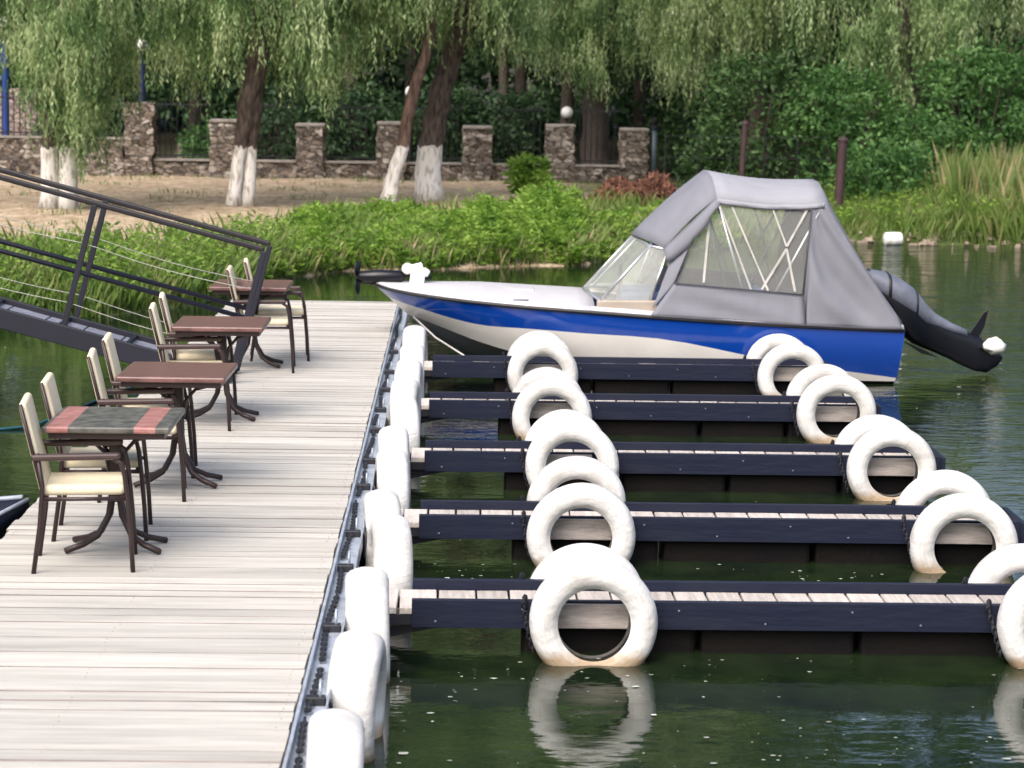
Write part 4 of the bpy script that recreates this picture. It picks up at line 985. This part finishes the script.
def willow(label, base, stems, profile, R_, nclump, seed, leafm, barkm, top=13.5, upper=3400, depth=None, per=(16, 34), group='willows on the far bank', lens=(.8, 2.3), extra=()):
    """stems: lists of (dx, dy, z, radius); profile: (dx, lowest z of the curtain) pairs"""
    rng = np.random.default_rng(seed)
    bz = float(ground_z(*base)); root = empty('willow_tree', (base[0], base[1], bz)); tag(root, label, 'tree', group)
    paths = [([(a, b, c) for a, b, c, _ in s], [d for *_, d in s]) for s in stems]
    limbs = []
    for s in stems:
        e = s[-1]
        for k in range(5):
            a = rng.uniform(0, 2 * math.pi); rr = R_ * rng.uniform(.35, .8)
            limbs.append(([(e[0], e[1], e[2]), (e[0] + rr * .45 * math.cos(a), e[1] + rr * .45 * math.sin(a), e[2] + rng.uniform(.9, 1.8)), (e[0] + rr * math.cos(a), e[1] + rr * math.sin(a), e[2] + rng.uniform(1.6, 4))], [e[3] * .75, e[3] * .45, .03]))
    stem_mesh(paths + limbs, 'trunk', barkm, root)
    px = [p[0] for p in profile]; pz = [p[1] for p in profile]
    T_, Ln, Out = [], [], []
    dp = depth or R_ * .8
    for c in range(nclump):
        x = rng.uniform(px[0], px[-1]); yy = rng.uniform(-dp, dp)
        zb = np.interp(x, px, pz) + rng.exponential(.75)
        zb = max(zb, .35); ln = rng.uniform(*lens); k = rng.integers(*per)
        cx = rng.normal(x, .05, k); a = rng.uniform(0, 2 * math.pi)
        sp_ = rng.uniform(.08, .2)
        t = np.stack([rng.normal(x, sp_, k), rng.normal(yy, sp_, k), zb + ln - bz + rng.uniform(-.1, .35, k)], 1)
        T_.append(t); Ln.append(ln * rng.uniform(.55, 1.05, k)); Out.append(np.stack([rng.normal(math.cos(a) * .18, .13, k), rng.normal(math.sin(a) * .18, .13, k)], 1))
    for x, yy, zb, ln, k in extra:                 # the long tassels one sees on this tree
        sp_ = .11; T_.append(np.stack([rng.normal(x, sp_, k), rng.normal(yy, sp_, k), zb + ln - bz + rng.uniform(-.1, .3, k)], 1))
        Ln.append(ln * rng.uniform(.55, 1.05, k)); Out.append(rng.normal(0, .1, (k, 2)))
    T_ = np.concatenate(T_); Ln = np.concatenate(Ln); Out = np.concatenate(Out)
    parts = [strands(T_, Ln, rng, out=Out)]
    # upper crown, mostly above the picture but mirrored in the water
    nc = upper // 60; zc = rng.uniform(5.0, top, nc); k_ = np.sqrt(np.clip(1 - ((zc - 5.0) / (top - 4.6)) ** 2, .05, 1)); a = rng.uniform(0, 2 * math.pi, nc); rr = R_ * 1.05 * k_ * np.sqrt(rng.uniform(.05, 1, nc))
    cen = np.stack([np.mean(px) + rr * np.cos(a), .9 + rr * np.sin(a), zc], 1)
    P = (cen[:, None, :] + rng.normal(0, 1, (nc, 60, 3)) * np.array([.33, .33, .55])).reshape(-1, 3)
    Dv = rng.normal(0, .5, (len(P), 3)) + np.array([0, 0, -1.0])
    parts.append(leaf_quads(P, Dv, .30 * rng.uniform(.6, 1.2, len(P)), .11, rng))
    V_, F_ = join(parts)
    np_mesh('crown', V_, F_, leafm, root)
    return root

WB, WR = M['washbark'], M['washred']
willow('willow with two whitewashed stems and long curtain, behind the gangway', (-6.62, 38.6),
       [[(-.16, 0, 0, .16), (-.17, 0, 1.0, .14), (-.02, .05, 2.2, .12), (.1, .1, 3.9, .1)], [(.14, .05, -.05, .17), (.14, .05, 1.0, .15), (.2, .05, 2.3, .14), (.35, 0, 4.0, .11)]],
       [(-2.4, 2.7), (-1.0, 2.7), (-.55, 2.0), (-.25, 1.8), (.0, 1.3), (.35, .9), (.62, 1.0), (.8, 2.0), (1.2, 2.4)], 2.3, 60, 11, M['willow'], WB, extra=[(.45, -.5, .9, 2.4, 34), (.66, -.4, 1.0, 2.2, 34), (.3, -.5, 1.2, 2.2, 34), (.05, -.4, 1.5, 2.0, 28), (.78, -.3, 1.5, 2, 26), (-.3, -.4, 1.9, 1.8, 22), (.55, -.2, 1.7, 1.8, 26), (.2, -.3, 1.9, 1.7, 24)])
willow('leaning willow with forked whitewashed foot left of the sandy strip', (-3.72, 39.8),
       [[(-.13, 0, 0, .12), (0.0, 0, 1.0, .11), (.14, 0, 1.8, .2), (.34, 0, 2.7, .17), (.6, 0, 4.2, .13)], [(.10, .12, 0, .12), (.18, .1, 1.0, .11), (.2, .04, 1.7, .17), (.36, .0, 2.7, .1)]],
       [(-1.55, 2.3), (-1.2, 2.25), (-.95, 1.75), (-.6, 2.2), (-.1, 2.6), (.35, 2.6), (.7, 2.3), (1.1, 2.2), (1.5, 1.65), (1.75, 2.3)], 2.2, 58, 12, M['willow'], WB)
willow('slim reddish willow with crooked whitewashed trunk', (-1.15, 41.2),
       [[(-.08, 0, 0, .15), (-.02, 0, .35, .13), (.18, 0, 1.0, .12), (.34, 0, 1.9, .11), (.62, 0, 2.8, .095), (.78, 0, 4.2, .08)]],
       [(-1.3, 2.0), (-.9, 2.2), (-.5, 2.6), (0, 3.0), (.6, 3.3), (1.0, 3.2)], 1.8, 42, 13, M['willow'], WR)
willow('thick dark willow with broad whitewashed trunk beside the slim one', (-.53, 42.9),
       [[(0, 0, 0, .27), (.02, 0, 1.0, .24), (.22, 0, 2.0, .22), (.5, 0, 3.0, .2), (.8, 0, 4.4, .17)], [(.45, .1, 2.8, .13), (1.0, .2, 3.5, .1), (1.5, .2, 4.3, .08)]],
       [(-.9, 3.2), (-.3, 2.9), (.4, 2.75), (.9, 2.65), (1.4, 2.9), (1.9, 2.8)], 2.1, 42, 14, M['willow'], WB)
willow('willow behind the wall with grey double trunk and a pale tassel', (3.15, 52.9),
       [[(0, 0, -.1, .36), (.0, 0, 1.3, .3), (.05, 0, 3, .26), (.2, 0, 5, .2)], [(-.6, .1, -.1, .16), (-.65, .1, 1.5, .15), (-.5, .1, 3.2, .13), (-.3, .1, 5, .1)]],
       [(-2.2, 2.9), (-1.4, 2.5), (-.7, 2.3), (-.2, 1.9), (.5, 2.3), (1.1, 2.9), (1.6, 2.9)], 2.6, 54, 15, M['willow'], M['bark'], top=14)
willow('pale green willow tassels hanging left of the canopy roof', (5.9, 48.6),
       [[(.6, 1.5, -.1, .24), (.6, 1.5, 2, .2), (.4, 1.0, 4.5, .15)]],
       [(-1.9, 2.6), (-1.2, 2.0), (-.8, 1.9), (-.3, 2.1), (.2, 2.9), (.8, 3.1)], 2.2, 48, 16, M['willow_pale'], M['bark'], top=13)
willow('tall willow drooping to the fence post right of the canopy', (8.9, 47.5),
       [[(.5, .8, -.1, .26), (.5, .8, 2, .22), (.2, .5, 4.5, .17)]],
       [(-2.2, 3.0), (-1.5, 2.7), (-.8, 2.2), (-.2, 1.4), (.1, .9), (.3, 1.5), (.7, 2.2), (1.2, 2.6)], 2.2, 38, 17, M['willow'], M['bark'], top=5.6, upper=900, extra=[(-.45, -.6, 1.3, 2.2, 34), (-.25, -.6, .85, 2.4, 38), (-.1, -.5, 1.3, 2.0, 32), (-.6, -.4, 1.9, 1.8, 30), (.1, -.4, 1.8, 1.8, 30), (-.35, -.3, 1.9, 1.6, 28)])
willow('willow at the right edge over the tan reeds', (12.0, 48.6),
       [[(.5, .6, -.1, .25), (.4, .6, 2, .22), (.2, .3, 4.5, .16)]],
       [(-2.4, 2.7), (-1.6, 3.0), (-.8, 3.1), (.2, 3.3), (1.5, 3.2)], 2.3, 34, 18, M['willow_pale'], M['bark'], top=5.3, upper=600)

def crown_leaves(rng, R_, z0, z1, n, size, clump=.5, per=45):
    nc = max(8, n // per); z = rng.uniform(z0, z1, nc); mid = (z0 + z1) / 2; hz = (z1 - z0) / 2
    k_ = np.sqrt(np.clip(1 - ((z - mid) / (hz * 1.08)) ** 2, .12, 1)); a = rng.uniform(0, 2 * math.pi, nc); rr = R_ * k_ * np.sqrt(rng.uniform(.15, 1, nc))
    cen = np.stack([rr * np.cos(a), rr * np.sin(a), z], 1); cl = clump * rng.uniform(.6, 1.3, nc)
    off_ = unit(rng.normal(size=(nc, per, 3))) * (rng.uniform(0, 1, (nc, per, 1)) ** .5) * cl[:, None, None] * np.array([1, 1, .7])
    P = (cen[:, None] + off_).reshape(-1, 3)
    Dv = off_.reshape(-1, 3) / clump + rng.normal(0, .6, (len(P), 3)) + np.array([0, 0, -.15])
    return leaf_quads(P, Dv, size * rng.uniform(.6, 1.3, len(P)), size * .55 * rng.uniform(.7, 1.2, len(P)), rng)
def tree(label, x, y, R_, z0, z1, n, seed, leafm, size=.2, group='broadleaf trees of the wood behind', tr=.16, name='broadleaf_tree', lean=0.0):
    rng = np.random.default_rng(seed); bz = float(ground_z(x, y)); root = empty(name, (x, y, bz)); tag(root, label, 'tree', group)
    paths = [([(0, 0, -.1), (lean * .4, 0, z1 * .3), (lean, 0, z1 * .55), (lean * 1.2, 0, z1 * .85)], [tr, tr * .8, tr * .55, tr * .2])]
    for k in range(6):
        a = rng.uniform(0, 2 * math.pi); h = z1 * rng.uniform(.25, .6); rr = R_ * rng.uniform(.5, .85)
        paths.append(([(lean * .6, 0, h), (lean * .6 + rr * .5 * math.cos(a), rr * .5 * math.sin(a), h + rr * .4), (lean * .6 + rr * math.cos(a), rr * math.sin(a), h + rr * .8)], [tr * .45, tr * .25, .02]))
    stem_mesh(paths, 'trunk', M['bark'], root, 8)
    v, f = crown_leaves(rng, R_, z0, z1, n, size); np_mesh('crown', v, f, leafm, root)
def shrub(label, x, y, R_, h, n, seed, leafm, size=.12, group='shrubs on the far bank', name='shrub'):
    rng = np.random.default_rng(seed); bz = float(ground_z(x, y)); root = empty(name, (x, y, bz)); tag(root, label, 'shrub', group)
    paths = []
    for k in range(6):
        a = rng.uniform(0, 2 * math.pi); rr = R_ * rng.uniform(.3, .7); paths.append(([(0.05 * math.cos(a), .05 * math.sin(a), -.05), (rr * .5 * math.cos(a), rr * .5 * math.sin(a), h * .4), (rr * math.cos(a), rr * math.sin(a), h * .8)], [.03, .02, .008]))
    stem_mesh(paths, 'stem', M['bark'], root, 6)
    v, f = crown_leaves(rng, R_, .05, h, n, size, clump=min(.42, R_ * .5), per=40); np_mesh('foliage', v, f, leafm, root)

TREES = [(-13.0, 58.5, 'behind the far left lamp'), (-9.8, 60.0, 'above the mauve retaining wall'), (-6.6, 58.0, 'behind the big stone pillar'), (-3.9, 57.2, 'behind the second and third pillars'), (-1.2, 58.6, 'behind the slim reddish willow'),
         (1.6, 57.5, 'behind the low globe lamp'), (4.6, 58.4, 'behind the right end of the wall'), (7.2, 55.5, 'behind the canopy roof and thin post'), (10.0, 54.5, 'behind the thick rusty post'), (13.0, 55.0, 'behind the tan reeds'), (16.2, 56.0, 'beyond the right edge of the reeds')]
for i, (x, y, wh) in enumerate(TREES):
    tree(f'dark broadleaf tree {wh}', x, y, 2.6, .9, (17 + (i * 7 % 4)) if i < 8 else 4.7 + i % 2 * .4, 9000 if i < 8 else 6000, 100 + i, M['broad'] if i > 6 else M['darkleaf'], .20, lean=((i * 37) % 5 - 2) * .15)
for i, (x, y, wh) in enumerate([(10.2, 60, 'behind the big bright shrub'), (13.4, 61.5, 'behind the reed bed'), (17.2, 60.5, 'past the right edge of the picture'), (20.8, 62, 'farthest right past the picture edge')]):
    tree(f'added high crowned tree, mirrored in the water, {wh}', x, y, 3.0, 13.5, 25, 8000, 170 + i, M['bush'], .3, tr=.2)  # crowns added above the view to mirror green, sky gap left below
for i, (x, y, tr_, ln, lab) in enumerate([(1.15, 54.6, .13, -.25, 'slender bare lower trunk seen between fourth and fifth pillars'), (-2.6, 55.0, .15, .2, 'dark thin trunk behind the railing right of the third pillar')]):
    tree('young tree with ' + lab, x, y, 1.6, 3.6, 9, 2600, 150 + i, M['darkleaf'], .18, tr=tr_, lean=ln)
# the wood behind, one mass
rng = np.random.default_rng(5); parts = []
for k in range(60):
    x = -26 + k * .93 + rng.uniform(-.4, .4); y = 66 + rng.uniform(-1.5, 5)
    v, f = crown_leaves(rng, 2.6, (.2), (21 + rng.uniform(0, 4)) if x < 10.5 else 5.6 + rng.uniform(0, .8), 2600 if x < 10.5 else 1500, .46, clump=.85, per=40); parts.append((v + np.array([x, y, .8]), f))
v, f = join(parts); o = np_mesh('far_wood', v, f, M['darkleaf']); tag(o, 'dense dark wood closing the view behind the trees', 'wood', kind='stuff')

SH = [(-8.6, 53.2, 1.0, 1.5, 'darkleaf', 'dark shrub behind the railing left of the big pillar'), (-5.6, 53.9, .9, .9, 'bush', 'bright small shrub beside the big pillar behind the railing'), (-4.1, 54.6, 1.2, 1.9, 'darkleaf', 'dark shrub behind the second pillar'),
      (-2.2, 54.0, 1.1, 1.7, 'darkleaf', 'dark shrub behind the third pillar'), (-.4, 54.2, 1.1, 1.8, 'darkleaf', 'dark shrub behind the fourth pillar'), (1.4, 53.9, 1.2, 1.6, 'darkleaf', 'dark shrub behind the fifth pillar'), (5.75, 52.8, 1.3, 2.6, 'broad', 'dark green shrub just right of the wall end'),
      (6.0, 46.2, 1.2, 2.7, 'broad', 'tall green shrub behind the thin rusty post'), (7.6, 45.4, 1.2, 2.4, 'bush', 'mid green shrub between the two rusty posts'), (9.0, 44.8, 1.1, 1.7, 'bush', 'green shrub right of the thick rusty post'), (10.3, 45.6, 1.4, 2.9, 'bush', 'big bright green shrub behind the reeds on the right'),
      (11.9, 45.8, 1.4, 2.7, 'bush', 'bright green shrub at the right edge behind the reeds'), (1.42, 45.5, .36, .72, 'weed', 'round light green shrub against the wall left of the fifth pillar'), (5.3, 46.4, .8, 1.1, 'broad', 'dark shrub beside the wire fence start'), (7.9, 42.6, .8, 1.1, 'bush', 'low green shrub at the foot of the thick rusty post')]
for i, (x, y, r_, h, mm, lab) in enumerate(SH): shrub(lab, x, y, r_, h, int(1500 + 900 * r_ * h), 200 + i, M[mm], .13 if mm != 'darkleaf' else .16)

# bank vegetation nobody could count
def blades(rng, x, y, h, w, lean):
    n = len(x); z = ground_z(x, y); a = rng.uniform(0, 2 * math.pi, n); l = lean * h * rng.uniform(.2, 1, n)
    bx, by = np.cos(a + 1.57) * w / 2, np.sin(a + 1.57) * w / 2; dx, dy = np.cos(a) * l, np.sin(a) * l
    V_ = np.stack([np.stack([x - bx, y - by, z - .02], 1), np.stack([x + bx, y + by, z - .02], 1), np.stack([x + dx * .4 + bx * .7, y + dy * .4 + by * .7, z + h * .6], 1), np.stack([x + dx, y + dy, z + h], 1)], 1).reshape(-1, 3)
    return V_, np.arange(4 * n).reshape(n, 4)
rng = np.random.default_rng(21)
n = 26000; x = rng.uniform(-8, 5, n); d = np.abs(rng.normal(0, 1, n)) ** 1.2 * np.where(x < -2.2, 1.9, 2.4); d = np.minimum(d, 6.5); y = shore(x) + d + .05
keep = (y < 44) & (rng.random(n) < np.where(x < -1.5, 1, .35)); x, y = x[keep], y[keep]
v1 = blades(rng, x, y, rng.uniform(.12, .34, len(x)), .03, .7)
n = 24000; x = rng.uniform(5.5, 16, n); y = shore(x) + rng.uniform(.0, 5, n); v2 = blades(rng, x, y, rng.uniform(.2, .75, n) * np.clip((x - 5.2) / 4.5, .3, 1.1), .02, .6)
n = 700; x = rng.uniform(-8, 3, n); y = rng.uniform(36, 49.5, n); v3 = blades(rng, x, y, rng.uniform(.05, .14, n), .03, .8)
n = 2200; x = rng.uniform(-3, 6, n); y = shore(x) + np.abs(rng.normal(0, .5, n)); v4 = blades(rng, x, y, rng.uniform(.1, .38, n), .014, .5)
n = 9000; x = rng.uniform(-9, 3, n); y = rng.uniform(33, 49.8, n); tf = np.sin(x * 1.9 + 2 * np.sin(y * .8)) * np.sin(y * 1.4 + x * .6) + rng.normal(0, .25, n); kp = (tf > .75) | (y > 49.3); x, y = x[kp], y[kp]; v3 = blades(rng, x, y, rng.uniform(.03, .12, len(x)), .02, .9)
v, f = join([v1, v2, v3]); o = np_mesh('bank_grass', v, f, M['grass']); tag(o, 'green grass along the far bank', 'grass', kind='stuff')
o = np_mesh('dry_grass', *v4, M['reed']); tag(o, 'dry tan grass stems along the waterline under the weeds', 'grass', kind='stuff')
# leafy weeds, a thick belt at the water
def weeds(rng, x, y, h, per=48):
    n = len(x); z = ground_z(x, y); u = rng.uniform(.12, 1, (n, per)); a = rng.uniform(0, 2 * math.pi, (n, per)); tilt = rng.normal(0, .12, (n, 2))
    P = np.stack([x[:, None] + tilt[:, :1] * u * h[:, None] + .03 * np.cos(a), y[:, None] + tilt[:, 1:] * u * h[:, None] + .03 * np.sin(a), z[:, None] + u * h[:, None]], -1).reshape(-1, 3)
    Dv = np.stack([np.cos(a), np.sin(a), rng.uniform(-.2, .9, a.shape)], -1).reshape(-1, 3); k = n * per
    return leaf_quads(P, Dv, .10 * rng.uniform(.5, 1.3, k), .034 * rng.uniform(.6, 1.3, k), rng)
n = 2700; x = rng.uniform(-2.6, 4.6, n); d = rng.uniform(.0, 4.2, n); y = shore(x) + d
cl = .62 + .25 * np.sin(x * 2.1 + 1) * np.sin(y * 1.3) + .12 * np.sin(x * 5.3)
h = np.clip(cl, .2, 1.1) * rng.uniform(.35, 1.0, n) * np.where(x < .3, .5, np.where(x < 2, .78, .45)) * np.clip((x + 3.4) / 1.2, .3, 1)
keep = (y < 40.5) & ((x < 2.1) | (d < 2.2)); wv = weeds(rng, x[keep], y[keep], h[keep])
n = 420; x = rng.uniform(-8, -2.4, n); y = shore(x) + rng.uniform(.2, 3.6, n); wv2 = weeds(rng, x, y, rng.uniform(.15, .5, n), 18)
n = 900; x = rng.uniform(6.2, 14.5, n); y = shore(x) + rng.uniform(.3, 5.5, n); wv3 = weeds(rng, x, y, rng.uniform(.2, .7, n) * np.clip((x - 5) / 4, .35, 1), 22)
v, f = join([wv, wv2, wv3]); o = np_mesh('bank_weeds', v, f, M['weed']); tag(o, 'thick belt of bright green weeds at the waterline behind the boat', 'weeds', kind='stuff')
n = 9000; x = rng.normal(10.6, 1.2, n); y = 42.3 + rng.normal(0, .9, n); tuft = .72 + .28 * np.sin(x * 5.1 + 2 * np.sin(y * 2)) * np.sin(x * 2.2 + y)
ok_ = x > 9.0; x, y, tuft = x[ok_], y[ok_], tuft[ok_]; n = len(x); v, f = blades(rng, x, y, rng.uniform(.45, 1.45, n) * tuft, .017, .3); o = np_mesh('reeds', v, f, M['reed']); tag(o, 'tall tan and green reeds on the right bank', 'reeds', kind='stuff')
# mud and stones at the right waterline, red-brown heap by the wall end
m = MB(); rr = random.Random(4)
for k in range(170):
    x = rr.uniform(5.8, 13); y = float(shore(x)) + rr.uniform(-.12, .5); s = rr.uniform(.04, .15)
    ro = Matrix.Rotation(rr.uniform(0, 6), 3, 'Z') @ Matrix.Rotation(rr.uniform(-.3, .3), 3, 'X')
    m.box((x, y, float(ground_z(x, y)) + s * .15), (s * 1.5, s, s * .6), ro, taper=.7)
o = m.build('shore_rubble', mk('shore_stone', (.30, .24, .19), .9, var=.4, scale=5, island=.4), bevel=.01); tag(o, 'low line of pale stones and mud at the right waterline', 'rubble', kind='stuff')
rng = np.random.default_rng(33); n = 5200
a = rng.uniform(0, 2 * math.pi, n); r_ = np.sqrt(rng.uniform(0, 1, n)); x = 3.45 + .95 * r_ * np.cos(a); y = 43.2 + .9 * r_ * np.sin(a); hz = .46 * (1 - r_ ** 2) * (1 + .3 * np.sin(x * 7))
P = np.stack([x, y, ground_z(x, y) + hz * rng.uniform(.55, 1.0, n)], 1); Dv = rng.normal(0, 1, (n, 3)) + np.array([0, 0, .4])
v, f = leaf_quads(P, Dv, .13 * rng.uniform(.5, 1.3, n), .05, rng); o = np_mesh('leaf_heap', v, f, M['heap']); tag(o, 'heap of red brown dead leaves in front of the wall end', 'heap', kind='stuff')
# fluff drifting on the water
rng = np.random.default_rng(9); V_, F_ = [], []; cnt = 0
for k in range(2600):
    if k < 1700: x, y = rng.uniform(-.3, 5.0), rng.uniform(8.2, 14.5)
    else: x, y = rng.uniform(-7, 9), rng.uniform(11, 30)
    if DL - .05 < x < DR + .35: continue
    if math.sin(x * 2.3 + 1.1 * math.sin(y * .9)) * math.sin(y * 1.7 + x) + rng.normal(0, .45) < .1: continue
    if FX0 - .4 < x < FX1 + .1 and any(fy_ - .02 < y < fy_ + FW + .02 for fy_ in FY): continue
    s = abs(rng.normal(0, .0045)) + .002; st = rng.uniform(1, 2.2); a0 = rng.uniform(0, 6); b = len(V_)
    for t in range(6):
        a = t / 6 * 2 * math.pi; rr_ = s * rng.uniform(.6, 1.2)
        V_.append((x + rr_ * st * math.cos(a), y + rr_ * math.sin(a), .004 + .0)); 
    V_.append((x, y, (.004 + s * .2))); F_ += [(b + t, b + (t + 1) % 6, b + 6) for t in range(6)]
o = np_mesh('floating_fluff', np.array(V_), np.array(F_), M['fluff']); tag(o, 'white seed fluff specks floating on the dark water', 'fluff', kind='stuff')

# ------------------------------------------------------------------ light, sky, camera
wd_ = bpy.data.worlds.new('World'); scene.world = wd_; wd_.use_nodes = True
nt = wd_.node_tree; sky = nt.nodes.new('ShaderNodeTexSky'); sky.sky_type = 'NISHITA'; sky.sun_disc = False
EL, SX, SY = R(50), -.40, -.80
sky.sun_elevation = EL; sky.sun_rotation = math.atan2(SX, SY); sky.dust_density = 6.0; sky.air_density = 1.0; sky.ozone_density = 1.0
nt.links.new(sky.outputs[0], nt.nodes['Background'].inputs[0]); nt.nodes['Background'].inputs[1].default_value = .15
sl = bpy.data.lights.new('Sun', 'SUN'); sl.energy = 1.5; sl.angle = R(58); sl.color = (1, .98, .95)
so = bpy.data.objects.new('Sun', sl); COL.objects.link(so)
hd = Vector((SX, SY, 0)).normalized() * math.cos(EL) + Vector((0, 0, math.sin(EL)))
so.rotation_euler = hd.to_track_quat('Z', 'Y').to_euler(); so.location = hd * 60

cam = bpy.data.cameras.new('Camera'); co = bpy.data.objects.new('Camera', cam); COL.objects.link(co); scene.camera = co
F_PX = 2300.0; cam.sensor_width = 36; cam.lens = F_PX / 1024 * 36; cam.clip_end = 1200; cam.clip_start = .1
yw = Vector((-54, 319, -F_PX)).normalized(); up = Vector((math.sin(R(.7)), math.cos(R(.7)), 0))
zw = (up - yw * up.dot(yw)).normalized(); xw = yw.cross(zw)
rot = Matrix((xw, yw, zw))                          # rows = world axes in camera space -> camera-to-world
co.matrix_world = Matrix.Translation((0, 0, 2.95)) @ rot.to_4x4()
cam.dof.use_dof = True; cam.dof.focus_distance = 14.5; cam.dof.aperture_fstop = 4.2

vs = scene.view_settings; vs.view_transform = 'Standard'; vs.look = 'None'; vs.gamma = 1; vs.use_curve_mapping = False; vs.exposure = .8
cy = scene.cycles; cy.use_denoising = True; cy.max_bounces = 8; cy.transparent_max_bounces = 12; cy.diffuse_bounces = 3; cy.glossy_bounces = 4; cy.transmission_bounces = 4
cy.caustics_reflective = False; cy.caustics_refractive = False; cy.sample_clamp_indirect = 8
